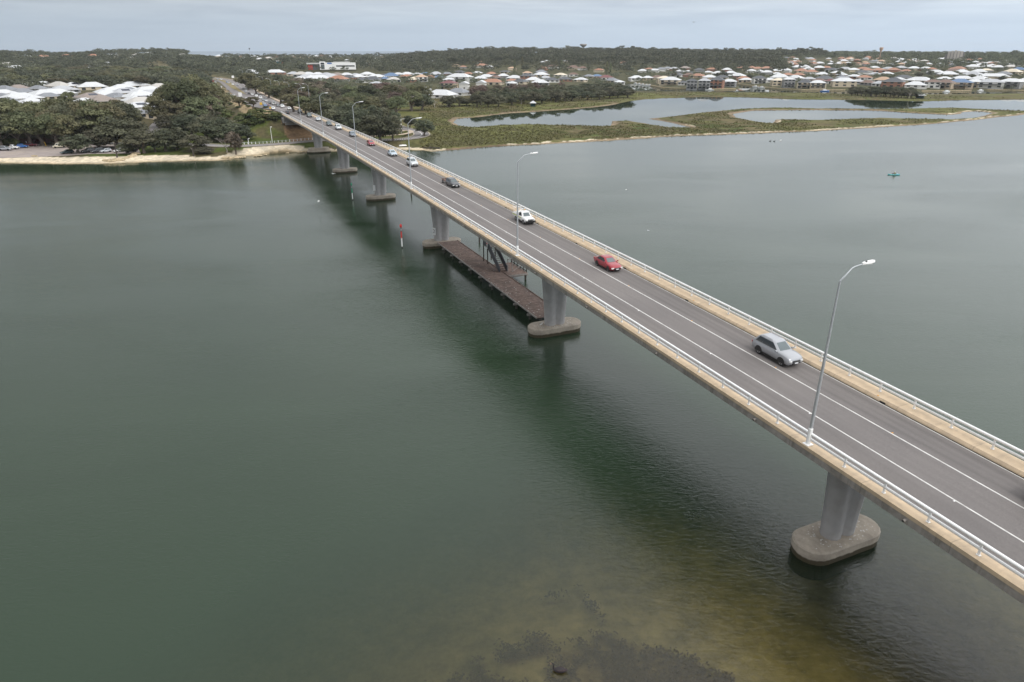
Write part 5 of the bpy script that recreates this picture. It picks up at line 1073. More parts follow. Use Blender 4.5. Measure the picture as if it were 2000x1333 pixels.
def phouse(x, y, wpx, roof, zone, storeys=1, aspect=.72, rz=None, detail=None, **k):
    """x, y: middle of the eaves line in the photograph"""
    P = march(x, y, 2.75 * storeys, 390., 2350.)
    dist = math.hypot(P[0], P[1]); w = min(34, max(8.5, wpx * dist / FPX * .92)); d = min(max(8, w * aspect), 15); face = -math.atan2(P[0], P[1])
    rz = face + (random.choice((-.5, -.25, .1, .35)) if rz is None else rz); off = d * .5 / max(.01, 1)
    X, Y = P[0] + P[0] / dist * off, P[1] + P[1] / dist * off
    if detail is None: detail = 2 if wpx >= 26 else 1 if wpx >= 15 else 0
    return house(X, Y, w, d, rz, roof, zone, x, storeys, detail=detail, z=gz(X, Y), **k)
HA = 'in the estate behind the beach trees'
for x, y, wp, r in [(19, 167, 44, 'w'), (56, 168, 36, 'w'), (85, 167, 36, 'w'), (116, 169, 38, 'o'), (144, 168, 30, 'w'), (10, 176, 36, 'g'), (36, 174, 32, 'a'), (75, 174, 28, 'g'), (122, 176, 42, 'p'), (8, 183, 32, 'w'), (44, 181, 36, 'g'), (100, 184, 66, 'w'), (95, 189, 34, 'g'), (5, 190, 32, 'g'), (39, 193, 56, 'w'), (14, 202, 44, 'g'),
                    (260, 168, 48, 'w'), (238, 174, 42, 'w'), (252, 177, 26, 'g'), (219, 180, 48, 'w'), (243, 182, 42, 'p'), (206, 187, 46, 'w'), (228, 190, 40, 'g'), (178, 191, 44, 'a'), (200, 198, 44, 'a'), (165, 198, 28, 'w'), (311, 171, 36, 'o'), (289, 178, 52, 'w'), (294, 185, 44, 'p'), (275, 190, 58, 'w'), (278, 197, 60, 'w'), (277, 203, 58, 'o'), (272, 210, 54, 'w'), (288, 222, 36, 'g'), (233, 208, 30, 'w'), (62, 202, 40, 'w'), (30, 208, 40, 'p')]:
    phouse(x, y, wp, r, HA, rz=random.choice((.35, .35, .45, -.9)), wall=random.choice((0, 1, 4, 0)), solar=random.random() < .2)
phouse(180, 170, 44, 'w', HA, rz=.1, wall=0)
HB = 'in the estate behind the roadside woodland'
for x, y, wp, r in [(490, 142, 30, 'w'), (502, 146, 16, 'w'), (538, 142, 36, 'w'), (573, 145, 22, 'p'), (588, 146, 26, 'o'), (603, 146, 24, 'w'), (621, 146, 24, 'w'), (638, 147, 24, 'p'), (659, 147, 24, 'a'), (677, 147, 24, 'w'), (695, 147, 18, 'p'), (600, 151, 34, 'p'), (645, 151, 34, 'p'), (620, 154, 50, 'w'), (588, 154, 22, 'w'), (603, 158, 26, 'd'), (661, 155, 36, 't'), (681, 152, 24, 'd'), (700, 151, 26, 'w'), (717, 146, 26, 'w'), (735, 151, 36, 'w'), (728, 156, 32, 'd'), (735, 163, 18, 'p'), (764, 149, 30, 'u'), (752, 154, 16, 'u'),
                    (769, 156, 26, 'o'), (778, 146, 20, 'w'), (795, 146, 26, 'w'), (795, 150, 24, 't'), (708, 157, 24, 'd'), (752, 148, 20, 'd'), (815, 147, 24, 'p'), (830, 145, 18, 'u'), (852, 146, 26, 'p'), (873, 145, 20, 'g'), (898, 141, 18, 'd'), (812, 156, 32, 'c'), (840, 152, 22, 't'), (857, 152, 22, 'u'), (878, 156, 24, 'w'), (915, 145, 18, 't'), (932, 143, 18, 'w'), (960, 145, 20, 't'), (950, 151, 30, 'w'), (938, 154, 24, 'w'), (968, 152, 24, 'b'), (962, 161, 42, 't'), (830, 175, 24, 'w'), (862, 186, 58, 'w'), (895, 181, 44, 'g'), (987, 141, 18, 'd'),
                    (983, 149, 22, 'w'), (1005, 153, 30, 'w'), (1000, 158, 22, 't'), (1017, 160, 28, 'd'), (1042, 157, 30, 'w'), (1057, 142, 24, 'g'), (1065, 153, 22, 'p'), (1078, 157, 28, 'd'), (1104, 155, 26, 'd'), (1055, 162, 34, 'w'), (1000, 163, 18, 'w'), (1135, 156, 22, 'w'), (1150, 150, 22, 'g'), (1166, 150, 22, 'u'), (1183, 153, 26, 'm'), (1195, 158, 26, 'g'), (1210, 161, 18, 'w'), (1095, 147, 22, 'c'), (1120, 146, 18, 'b')]:
    phouse(x, y, wp, r, HB)
for x, y, wp, r, st in [(898, 151, 48, 'w', 2), (1030, 149, 26, 'd', 2), (1030, 143, 18, 'k', 2), (1057, 147, 28, 'w', 2), (823, 151, 22, 'k', 2), (877, 163, 30, 'm', 2)]: phouse(x, y, wp, r, HB, st)
for x, y, wp in ((907, 164, 24), (940, 162, 24)): phouse(x, y, wp, 'w', HB, 2, gable=True, rz=1.4, wall=1)
HC = 'on the canal waterfront behind the lagoon'
CAN = [(1243, 154, 28, 'w', 1), (1265, 153, 20, 'w', 1), (1284, 152, 24, 'b', 1), (1297, 154, 26, 'c', 2), (1310, 157, 36, 'w', 2), (1335, 162, 18, 'd', 1), (1352, 159, 20, 'd', 3), (1376, 159, 22, 'p', 3), (1401, 157, 26, 'd', 3), (1424, 160, 26, 'w', 2), (1457, 157, 22, 'w', 1), (1483, 154, 24, 'd', 2), (1502, 157, 24, 'w', 1), (1520, 158, 24, 'c', 2), (1541, 156, 20, 'w', 3), (1573, 162, 26, 'd', 2), (1597, 163, 28, 'w', 2), (1622, 159, 18, 'm', 1),
       (1648, 160, 40, 'w', 2), (1675, 160, 22, 'p', 1), (1695, 162, 22, 'b', 1), (1718, 164, 22, 'p', 1), (1745, 161, 34, 'd', 2), (1788, 167, 34, 'w', 1), (1822, 162, 26, 'b', 2), (1846, 163, 28, 'b', 2), (1875, 163, 34, 'u', 2), (1903, 161, 26, 'w', 2), (1935, 163, 38, 'p', 2), (1975, 162, 34, 'w', 2), (2005, 162, 34, 'w', 2)]
for x, y, wp, r, st in CAN: phouse(x, y, wp, r, HC, st, rz=random.uniform(-.3, .3), detail=2)
HD = 'in the suburb behind the waterfront row'
for x, y, wp, r in [(1255, 139, 18, 'w'), (1268, 136, 16, 't'), (1278, 138, 18, 'w'), (1291, 136, 18, 'g'), (1304, 134, 18, 'g'), (1317, 135, 18, 'p'), (1338, 134, 20, 'a'), (1322, 147, 22, 'd'), (1328, 140, 16, 'w'), (1348, 140, 16, 'w'), (1345, 147, 20, 'b'), (1363, 149, 26, 't'), (1386, 152, 26, 'w'), (1390, 136, 18, 't'), (1383, 142, 16, 'w'), (1402, 144, 22, 'w'), (1366, 137, 18, 'd'), (1420, 137, 18, 'w'), (1427, 143, 20, 'w'), (1446, 133, 18, 't'), (1466, 133, 18, 't'), (1467, 139, 18, 'w'), (1440, 149, 28, 'w'), (1452, 154, 24, 't'), (1410, 152, 24, 'd'),
                    (1480, 135, 20, 't'), (1497, 134, 20, 't'), (1483, 140, 16, 'w'), (1498, 142, 20, 'w'), (1516, 139, 18, 'w'), (1517, 146, 20, 'w'), (1535, 138, 18, 'w'), (1538, 147, 20, 't'), (1523, 152, 34, 'w'), (1553, 153, 28, 'w'), (1560, 147, 20, 't'), (1557, 132, 18, 'w'), (1572, 131, 16, 'w'), (1578, 136, 22, 'w'), (1565, 139, 22, 't'), (1585, 141, 20, 't'), (1606, 146, 22, 'w'), (1600, 133, 20, 'w'), (1614, 133, 18, 't'), (1625, 137, 22, 'd'), (1610, 154, 28, 'd'), (1635, 143, 20, 'w'), (1645, 147, 18, 'w'), (1650, 136, 24, 'p'), (1600, 158, 22, 'b'), (1667, 137, 20, 'w'),
                    (1686, 135, 20, 't'), (1695, 138, 20, 't'), (1684, 142, 20, 'd'), (1708, 133, 18, 'w'), (1716, 138, 22, 't'), (1708, 146, 20, 'p'), (1732, 145, 20, 'w'), (1735, 135, 20, 'p'), (1745, 137, 20, 't'), (1725, 157, 28, 'k'), (1755, 156, 20, 'w'), (1765, 153, 30, 'd'), (1796, 158, 40, 'w'), (1785, 134, 18, 'w'), (1808, 135, 20, 'w'), (1820, 136, 16, 't'), (1828, 142, 24, 'w'), (1851, 146, 30, 'w'), (1845, 155, 24, 'w'), (1878, 142, 24, 'w'), (1872, 135, 22, 't'), (1900, 131, 20, 'w'), (1912, 141, 24, 'w'), (1926, 138, 18, 'c'), (1928, 131, 18, 'w'), (1950, 132, 18, 'w'), (1940, 150, 46, 'w'),
                    (1975, 131, 18, 'o'), (1978, 141, 24, 'c'), (1900, 147, 30, 'p'), (1880, 155, 34, 'w'), (1990, 137, 20, 'u'), (1960, 146, 24, 'g'), (1913, 156, 30, 'w'), (1862, 139, 20, 'b'), (1668, 150, 22, 'w'), (1688, 152, 22, 't'), (1645, 152, 20, 'g'), (1580, 155, 22, 'p'), (1770, 140, 20, 't'), (1760, 133, 18, 'p')]:
    phouse(x, y, wp, r, HD, rz=random.uniform(-.5, .5), detail=1 if wp > 21 else 0)
HE = 'on the far hillside below the skyline'
rh = random.Random(31)
for i in range(100):
    x = rh.uniform(1530, 2005); y = rh.uniform(112, 127) + (1.5 if x > 1750 else 0); phouse(x, y, rh.uniform(7, 13), rh.choice('wwwotttkapg'), HE, detail=0)
HF = 'on the far seaward slope'
for x, y, wp, r in [(60, 106, 9, 'o'), (57, 112, 12, 'w'), (10, 107, 12, 't'), (24, 103, 12, 'o'), (85, 111, 16, 't'), (130, 110, 14, 't'), (146, 111, 14, 't'), (182, 110, 16, 't'), (220, 108, 12, 'w'), (228, 113, 12, 'o'), (265, 108, 10, 'o'), (259, 113, 8, 'w'), (292, 106, 18, 'w'), (322, 111, 8, 'w'), (358, 109, 14, 'o'), (371, 113, 14, 't'), (428, 110, 12, 'w'), (437, 117, 12, 'w'), (15, 128, 22, 'o'), (30, 134, 34, 'w'), (48, 136, 18, 'o'), (73, 122, 10, 'p'), (170, 125, 8, 'w'), (179, 127, 8, 't'), (210, 125, 14, 'w'), (166, 133, 12, 'w'), (178, 140, 24, 'a'), (202, 134, 14, 'w'), (214, 137, 12, 'o'), (231, 138, 14, 'w'), (350, 122, 12, 'w'), (375, 124, 16, 'o'), (292, 148, 10, 't'),
                    (497, 112, 12, 'w'), (512, 109, 12, 'w'), (540, 108, 14, 'k'), (508, 116, 12, 'w'), (556, 109, 14, 'k'), (592, 110, 16, 'w'), (609, 111, 10, 'w'), (618, 111, 12, 'w'), (632, 110, 14, 't'), (642, 111, 12, 'w'), (470, 112, 10, 'k'), (478, 114, 12, 'w'), (525, 114, 12, 'o'), (570, 111, 12, 'o'), (580, 111, 10, 't'), (679, 118, 10, 'w'), (688, 118, 12, 'k'), (736, 116, 12, 'w'), (746, 110, 8, 'w'), (775, 119, 14, 't'), (789, 122, 14, 't'), (745, 123, 10, 'w'), (722, 124, 10, 'w'), (850, 121, 14, 'w'), (890, 128, 10, 'k'), (905, 131, 12, 't'), (940, 129, 24, 't'), (955, 131, 14, 'w'), (938, 122, 8, 't'), (1000, 134, 14, 'k'), (1060, 122, 8, 'w'), (1068, 120, 8, 'w'), (1102, 120, 10, 'w'), (1080, 131, 20, 'b'), (1120, 133, 20, 'b'), (1138, 134, 16, 'b'), (1177, 119, 10, 'w'), (1202, 119, 12, 'b'), (1218, 124, 16, 't'), (1060, 134, 16, 't'), (1170, 138, 16, 't')]:
    phouse(x, y, wp * 1.15, r, HF, detail=0)
# the smallest of the far houses, past three hundred, become one mass
HPOS = [(t.location.x, t.location.y) for L_ in HOUSES.values() for (_, _, t) in L_]
def app(t): return max(c.dimensions.x for c in t.children) / math.hypot(t.location.x, t.location.y) if t.children else 0
bpy.context.view_layer.update()
ALLH = sorted(((app(t), zone, t) for zone, L_ in HOUSES.items() for (_, _, t) in L_), key=lambda q: -q[0] - (0 if q[1] in (HE,) else 1))
b = MB(); mats_ = []
for _, zone, t in ALLH[294:]:
    for c in list(t.children_recursive):
        mw = c.matrix_world; me = c.data; mi = []
        for m_ in me.materials:
            if m_ not in mats_: mats_.append(m_)
            mi.append(mats_.index(m_))
        vs = [mw @ v.co for v in me.vertices]; base = len(b.v); b.v += [tuple(v) for v in vs]
        for p_ in me.polygons: b.f.append([base + i for i in p_.vertices]); b.m.append(mi[p_.material_index]); b.sm.append(False)
        bpy.data.objects.remove(c)
    HOUSES[zone] = [q for q in HOUSES[zone] if q[2] is not t]; bpy.data.objects.remove(t)
tag(b.build('distant_houses', mats_), 'small white and terracotta roofed houses scattered over the far hillside', 'houses', kind='stuff')
for zone, L_ in HOUSES.items():
    for rk in ROOF:
        same = sorted([q for q in L_ if q[1] == rk], key=lambda q: q[0])
        for i, (x, _, t) in enumerate(same):
            t['group'] = 'houses ' + zone
            t['label'] = (f'house with the {ordw(i + 1)} {ROOF[rk][0]} roof from left ' if len(same) > 1 else f'house with the only {ROOF[rk][0]} roof ') + zone
# ------------------------------------------------------------------ larger buildings and landmarks
def far_at(x, y, dist):
    r = ray(x, y); q = dist / math.hypot(r[0], r[1]); return r[0] * q, r[1] * q, ZC + r[2] * q
def bld(name, label, x, yb, dist, cat='building'):
    X, Y, z = far_at(x, yb, dist); return thing(name, label, cat, (X, Y, z), -math.atan2(X, Y)), dist / FPX
M['teal'] = mat('teal_cladding', (.03, .13, .14), .6, var=.1); M['redclad'] = mat('red_cladding', (.42, .05, .035), .6, var=.1)
t, k = bld('office_building', 'white modern office block with red wing and blue sign above the estate roofs', 650, 133, 1180)
def fb(t, k, name, m, boxes, par=None):
    b = MB()
    for x0, x1, z0, z1, y0, y1 in boxes: b.box(((x0 + x1) / 2 * k, (y0 + y1) / 2, (z0 + z1) / 2 * k), ((x1 - x0) * k, y1 - y0, (z1 - z0) * k))
    return b.build(name, m, par or t)
fb(t, k, 'wall', M['white'], [(-22, -12, -3, 10, 0, 18), (2, 40, -3, 8.2, 3, 20), (-11.9, 2, -3, 8.6, 4, 18)]); fb(t, k, 'red_wing', M['redclad'], [(-42, -34, -3, 5, 1, 14)]); fb(t, k, 'dark_wing', M['stairgrey'], [(-34, -22.1, -3, 6, 2, 14)]); fb(t, k, 'roof', M['gutter'], [(-44, -22.2, 6.1, 8, -1, 15), (2, 30, 8.3, 9.6, 6, 20)]); fb(t, k, 'window', M['winglass'], [(-20, -14, 5.6, 8.6, -.3, .1)]); fb(t, k, 'window', M['screen'], [(-20, -14, -2, 5, -.3, .1)]); fb(t, k, 'window', M['winglass'], [(6, 38, 2, 4, 2.7, 3.1)]); fb(t, k, 'sign', PAINT['blue'], [(-9, -1, 6.4, 8.2, 3.6, 3.95)])
t, k = bld('shopping_hall', 'long low white-roofed hall with teal walls on the slope left of the offices', 514, 124.5, 1500)
fb(t, k, 'wall', M['teal'], [(-50, 46, -2, 3, 0, 30)]); fb(t, k, 'roof', RM['w'], [(-51, -30, 3, 5, -1, 31), (-28, 4, 3, 4.6, -1, 31), (6, 47, 3, 4.4, -1, 31)]); fb(t, k, 'canopy', M['redclad'], [(30, 34, 0, 2, -4, 0)])
t, k = bld('apartment_tower', 'tall pale apartment tower with ribbed facade alone on the skyline', 1862, 116, 1450)
fb(t, k, 'wall', mat('tower_render', (.50, .46, .42), .8, var=.08), [(-9 + 4.2 * q, -5.6 + 4.2 * q, -4, 12.5 - abs(q - 2) * .6, abs(q - 2) * 1.5, 22) for q in range(5)]); fb(t, k, 'balconies', mat('tower_balcony', (.20, .19, .185), .8, var=.1), [(-5.6 + 4.2 * q, -4.8 + 4.2 * q, -4, 11, 3, 21) for q in range(4)] + [(-12.5, -9, -4, 7, 5, 20), (11.2, 13.5, -4, 10, 5, 20)])
def water_tower(label, x, yb, yt, wpx, dist, m):
    t, k = bld('water_tower', label, x, yb, dist, 'water tower'); h = (yb - yt) * k; r = wpx * k / 2
    ring = lambda q, z: [(q * math.cos(a), q * math.sin(a), z) for a in np.linspace(0, 2 * math.pi, 17)[:-1]]
    b = MB(); b.loft([ring(r * .26, -8), ring(r * .2, h * .25), ring(r * .22, h * .5)], 0, True); b.build('shaft', m, t); b = MB(); b.loft([ring(r * .22, h * .48), ring(r * .95, h * .8), ring(r, h * .84), ring(r, h), ring(r * .9, h * 1.02)], 0, False); b.build('tank', m, t)
water_tower('grey mushroom-shaped water tower rising above the wooded ridge', 1139, 99, 88.5, 12.5, 1950, mat('tower_concrete', (.34, .31, .29), .8, var=.1)); water_tower('slim pinkish water tower on the skyline beside the norfolk pine', 1718.5, 111, 97.5, 5.5, 1500, mat('pink_concrete', (.52, .36, .27), .8, var=.1))
t, k = bld('floodlight_mast', 'tall floodlight mast standing against the sky left of the estate', 490, 117, 1700, 'mast'); b = MB(); b.tube([(0, 0, -10), (0, 0, 17 * k)], [.5, .35], 6); b.build('pole', M['galv'], t); b = MB(); b.box((0, 0, 17 * k), (2.4, .5, 3)); b.build('light_head', M['stairgrey'], t)
X, Y, z = far_at(1830, 108, 1800); add_tree('gum', X, Y, zpix(1829, 100, (X, Y, 0)) - gz(X, Y), 8, None, 'windswept dark tree leaning on the skyline left of the apartment tower'); 
# shelters
def shelter(label, x, yb, w=4.6):
    P = ground_at(x, yb); t = thing('bird_hide', label, 'shelter', tuple(P)); b = MB(); b.loft([[(-w / 2, -w / 2, z), (w / 2, -w / 2, z), (w / 2, w / 2, z), (-w / 2, w / 2, z)] if q else [(-.2, -.2, z), (.2, -.2, z), (.2, .2, z), (-.2, .2, z)] for z, q in ((2.5, 1), (2.7, 1), (4.1, 0))], 0, False); b.build('roof', RM['w'], t)
    for i in (-1, 1):
        for j in (-1, 1): b = MB(); b.box((i * w * .36, j * w * .36, 1.3), (.16, .16, 2.6)); b.build('post', M['darkwood'], t)
    b = MB(); b.box((0, w * .3, 1.2), (w * .68, .1, 2.2)); b.box((w * .3, 0, 1.2), (.1, w * .55, 2.2)); b.build('screen_wall', M['teal'], t)
shelter('small white-roofed shelter at the edge of the paperbark thicket by the lagoon', 1041, 209); shelter('white-roofed shelter on the far marsh bank beside the thicket', 1797, 193, 6.5)
# canal walls, jetties and boats
def wall_line(label, pts, h=1.3):
    P = [at(x, y, 0) for x, y in pts]; b = MB()
    for a, c in zip(P[:-1], P[1:]):
        d = c - a; L = math.hypot(d[0], d[1]); b.box(((a[0] + c[0]) / 2, (a[1] + c[1]) / 2, h / 2 - .5), (L + .3, 1.2, h + 1), math.atan2(d[1], d[0]))
    o = b.build('canal_wall', M['limestone']); tag(o, label, 'wall', 'canal walls')
wall_line('stone canal wall below the grassed corner block and three-storey houses', [(1240, 163.6), (1264, 167), (1295, 173), (1342, 175.2), (1390, 176), (1437, 175.6)]); wall_line('stone canal wall along the middle waterfront gardens', [(1440, 165.3), (1465, 168.7), (1490, 172), (1527, 175.5), (1565, 177.6), (1650, 177.8)]); wall_line('stone canal wall behind the far-bank shelter', [(1800, 180), (1896, 179.2)]); wall_line('stone canal wall at the edge of the picture past the white gabled house', [(1927, 177.6), (2000, 178.6), (2100, 178)])
def boat(label, x, y, L, rz, m=None):
    P = at(x, y, 0); t = thing('motor_boat', label, 'boat', tuple(P), rz, 'boats moored along the canal'); b = MB()
    b.loft([[(q, wd * f, z) for f, z in ((-1, hh_), (-.75, -.3), (.75, -.3), (1, hh_))] for q, wd, hh_ in ((-L / 2, L * .15, .8), (0, L * .17, .85), (L * .3, L * .13, 1.0), (L / 2, L * .02, 1.2))], 0, False); b.build('hull', m or PAINT['white'], t)
    b = MB(); b.loft([[(x0, -w_, z), (x1, -w_, z), (x1, w_, z), (x0, w_, z)] for x0, x1, w_, z in ((-L * .25, L * .2, L * .11, .8), (-L * .22, L * .08, L * .09, 2.0))], 0, False); b.build('cabin', PAINT['white'], t); b = MB(); b.box((L * .15, 0, 1.5), (.1, L * .17, .5)); b.build('windscreen', M['glass'], t)
boat('white motor boat moored before the three-storey canal houses', 1386, 176.6, 9, 2.9); boat('white motor boat moored at the middle waterfront, the one nearer the canal mouth', 1475, 171, 7, 2.4); boat('white motor boat moored at the middle waterfront beside another boat', 1487, 172.5, 7.5, 2.5); boat('small boat moored at the narrow canal beside the paperbark thicket', 1268, 168.3, 6.5, 2.5); boat('white cruiser moored behind the far-bank shelter', 1849, 180.5, 9, .4); boat('dark blue boat moored low against the middle canal wall', 1611, 179, 9, .1, PAINT['blue']); boat('white runabout moored by the gabled house at the picture edge', 1915, 178.5, 7, .2)
for i in range(4): boat(f'small white boat in the narrow canal, {ordw(i + 2)} along from the paperbark thicket', 1241 + 7 * i, 164.5 + 1.1 * i, 5.5, 2.2 + .1 * i)
# ------------------------------------------------------------------ things on the shore and along the roads
def rock_mass(label, px_list, size, name='limestone_rock', cat='rock'):
    rr = random.Random(len(label)); P0 = ground_at(*px_list[0]); t = thing(name, label, cat, tuple(P0)); b = MB(); pts = [ground_at(*p) - P0 for p in px_list]
    n = max(3, len(pts)); rings = []
    for i, p in enumerate(pts):
        q = size * (.6 + .4 * math.sin(math.pi * (i + .6) / (len(pts) + .2))) ; rings.append([(p[0] + q * .5 * math.cos(a) * rr.uniform(.8, 1.25), p[1] + q * math.sin(a) * rr.uniform(.8, 1.25), p[2] - .2 + (q * .55 * rr.uniform(.75, 1.2) if abs(math.sin(a)) < .75 else -.5 + q * .35 * rr.uniform(.6, 1.2))) for a in np.linspace(0, 2 * math.pi, 11)[:-1]])
    for i, p in enumerate(pts):                         # overlapping boulders of one outcrop
        q = size * rr.uniform(.75, 1.25); vs = []; nu, nv = 9, 5
        for v in range(nv):
            for u in range(nu):
                a = 2 * math.pi * u / nu; e = math.pi * v / (nv - 1) - math.pi / 2; k = q * rr.uniform(.82, 1.15); vs.append((p[0] + k * 1.3 * math.cos(e) * math.cos(a), p[1] + k * math.cos(e) * math.sin(a), p[2] + k * .55 * math.sin(e) + .1))
        b.add(vs, [(v * nu + u, v * nu + (u + 1) % nu, (v + 1) * nu + (u + 1) % nu, (v + 1) * nu + u) for v in range(nv - 1) for u in range(nu)])
    b.build('outcrop', M['limestone'], t)
rock_mass('pale limestone outcrop on the beach in front of the parked cars', [(206 + 5 * i, 314.5 - .25 * i + (i % 2)) for i in range(7)] + [(240, 311), (247, 309), (255, 307), (261, 305), (265, 302)], 1.15)
rock_mass('dark-edged limestone rocks at the waterline below the white dead tree', [(438 + 4.5 * i, 309.5 - .3 * i) for i in range(9)], 1.0)
rock_mass('small pale boulder at the grass patch beside the car park', [(66, 306), (69, 306.3)], .9)
for x, y, s_ in ((497, 305, .5), (506, 304, .6), (517, 302.5, .5), (585, 297, .8), (592, 296, .6), (600, 295.5, .7), (560, 299, .5)): rock_mass(f'weathered shore rock by the water between dead tree and last pier, {ordw(int((x - 480) / 12))} along', [(x, y), (x + 2, y - .2)], s_)
# stumps on the beach
def stump(label, x, yb, h, lean, white=False):
    P = ground_at(x, yb); t = thing('tree_stump', label, 'stump', tuple(P)); b = MB(); b.tube([(0, 0, -.5), (lean * .1, 0, h * .4), (lean * .25, .1, h * .8), (lean * .5, .1, h)], [.32, .26, .24, .30], 8); b.build('trunk', M['darkwood'] if not white else M['oldwood'], t); b = MB(); b.tube([(lean * .2, .1, h * .7), (lean - .6, .2, h * 1.08)], [.12, .05], 6); b.build('branch', M['oldwood'], t)
stump('dark broken tree stump standing in the limestone outcrop', 229, 308, 5.2, .2); stump('dark post-like stump standing alone on the white beach', 378.5, 305.5, 2.9, -.1)
# lamp posts by the roads
def small_post(name, label, x, yb, yt, cat, head, m=None, group=None):
    P = ground_at(x, yb); h = zpix(x, yt, P) - P[2]; t = thing(name, label, cat, tuple(P), 0, group); b = MB(); b.tube([(0, 0, 0), (0, 0, h)], [.13, .10], 8); b.build('pole', m or M['white'], t); head(t, h); return t
def head_globe(t, h): b = MB(); b.tube([(0, 0, h), (.25, -.1, h + .15), (.7, -.2, h + .2)], [.1, .2, .12], 8); b.build('lamp_head', M['white'], t)
def head_arm(t, h): b = MB(); b.tube([(0, 0, h), (1.2, 0, h + .2), (1.7, 0, h + .2)], [.09, .07, .16], 7); b.build('lamp_head', M['white'], t)
small_post('path_lamp', 'thick white post lamp on the grass bank beside the lower road', 532, 279.5, 249, 'lamp', head_globe); small_post('path_lamp', 'thin white lamp post inside the bend of the curving road', 784.5, 261, 233.5, 'lamp', head_arm); small_post('path_lamp', 'short white post by the lower road near the brown dying tree', 486, 283, 272, 'lamp', head_globe)
for x, yb, yt, i in ((141, 170, 162, 1), (152, 169, 160.5, 2), (212, 170, 161, 3), (294, 171, 161, 4)): small_post('street_light', f'pale street light above the white roofs, {ordw(i)} from the left', x, yb, yt, 'street lamp', head_arm, M['galv'], 'street lights in the estate')
def rlamp(x, s, l, yt, i):
    P = B(s, l, float(deckz(s))); h = 11.5; t = thing('street_lamp', f'grey street lamp on the approach road verge, {ordw(i)} beyond the bridge end', 'street lamp', tuple(P), HEAD + R(90), 'street lamps along the approach road')
    b = MB(); b.loft([[(r * math.cos(a), r * math.sin(a), z) for a in np.linspace(0, 2 * math.pi, 9)[:-1]] for r, z in ((.15, 0), (.08, h))], 0, False); b.build('pole', M['galv'], t); b = MB(); b.tube([(0, 0, h - .1), (.9, 0, h + .8), (2.2, 0, h + 1.1)], [.07, .055, .05], 6); b.build('arm', M['galv'], t); b = MB(); b.box((2.6, 0, h + 1.12), (.8, .36, .14)); b.build('lamp_head', M['white'], t)
for i, s in enumerate((400, 452, 503, 560, 618, 682, 760, 850)): rlamp(0, s, 16.2, 0, i + 1)
o = copy_tree(l0); s = 366; o.location = B(s, 15.0, float(deckz(s)) - .3); o.rotation_euler = (0, 0, HEAD + R(90)); o['label'] = 'tall grey street lamp behind the last bridge railing on the verge'
# signs
def sign(name, label, x, yb, w_, h_, zc_, col, rnd=False, post=True):
    P = ground_at(x, yb); s, l = SLa(P[0], P[1]); t = thing(name, label, 'sign', tuple(P), math.atan2(-P[0], P[1])); b = MB()
    if rnd: b.tube([(0, -.03, zc_), (0, .03, zc_)], w_ / 2, 18, 0, False)
    else: b.box((0, 0, zc_), (w_, .06, h_))
    b.build('sign_face', col, t); b = MB()
    for q in ((-w_ * .3, w_ * .3) if w_ > 2 else (0,)): b.tube([(q, .08, 0), (q, .08, zc_ + h_ * .4)], .05, 6)
    b.build('post', M['galv'], t)
sign('direction_sign', 'wide pale direction sign seen from behind beside the last bridge lamps', 580, 215, 4.6, 1.5, 3.3, M['signback']); sign('road_sign', 'round white road sign on the verge right of the queueing cars', 554, 207, 1.5, 1.5, 3.2, M['white'], True); sign('road_sign', 'pale diamond-like sign seen beside the wide direction sign', 587, 213.5, 1.1, 1.1, 2.6, M['signback'], True)
sign('warning_sign', 'small yellow warning sign at the traffic island corner', 510.5, 208.5, 1.3, 1.3, 1.6, M['yellow']); sign('warning_sign', 'low yellow hazard board at the bushes beside the near lane', 529.5, 214.5, 1.5, .9, .9, M['yellow'])
sign('direction_sign', 'white sign board on the verge high up the approach road', 456, 158.5, 2.6, 2.4, 4.5, M['white']); sign('direction_sign', 'smaller white sign board on the verge up the approach road', 467, 161, 2.6, 1.6, 3.8, M['white']); sign('road_sign', 'white round sign by the footpath up the approach road', 480, 166.5, 1.4, 1.4, 2.6, M['white'], True); sign('road_sign', 'white sign low on the verge where the footpath bends', 529, 193, 1.6, 1.2, 2.8, M['white'])
# guard rail of posts along the lower road, bollards at the car park
gr = thing('guard_fence', 'low white post and rail fence along the lower road under the bridge', 'fence', (0, 0, 0)); gp = MB(); gp.box((0, 0, .45), (.22, .22, .9)); gpm = gp.mesh('fence_post', M['white']); pts = []
for i in range(26):
    x = 455 + 7.4 * i; y = np.interp(x, [455, 520, 570, 610, 650], [283.8, 281, 277, 273.6, 271.5]); P = ground_at(x, float(y)); pts.append(P)
    o = link('fence_post', gpm, gr); o.location = tuple(P)
b = MB(); b.tube([tuple(p + (0, 0, .72)) for p in pts], .06, 5); b.build('rail', M['galv'], gr)
gr = thing('guard_fence', 'dark post and rail fence along the curving road above the white sand', 'fence', (0, 0, 0)); pts = []; gpm2 = gp.mesh('fence_post', M['oldwood'])
for i in range(12):
    P = ground_at(752 + 4.6 * i, 277.2 - .30 * i); pts.append(P); o = link('fence_post', gpm2, gr); o.location = tuple(P)
b = MB(); b.tube([tuple(p + (0, 0, .8)) for p in pts], .05, 5); b.build('rail', M['oldwood'], gr)
for x, y, lab in ((54.5, 284, 'leaning white and yellow bollard behind the maroon car'), (90.5, 285.5, 'leaning yellow bollard at the back edge of the car park')):
    P = ground_at(x, y); t = thing('bollard', lab, 'bollard', tuple(P)); t.rotation_euler = (0, R(-14), 0); b = MB(); b.tube([(0, 0, -.2), (0, 0, 1.0)], .16, 8); b.build('lower_post', M['yellow'], t); b = MB(); b.tube([(0, 0, 1.0), (0, 0, 1.7)], .17, 8); b.build('upper_post', M['white'] if x < 60 else M['yellow'], t)
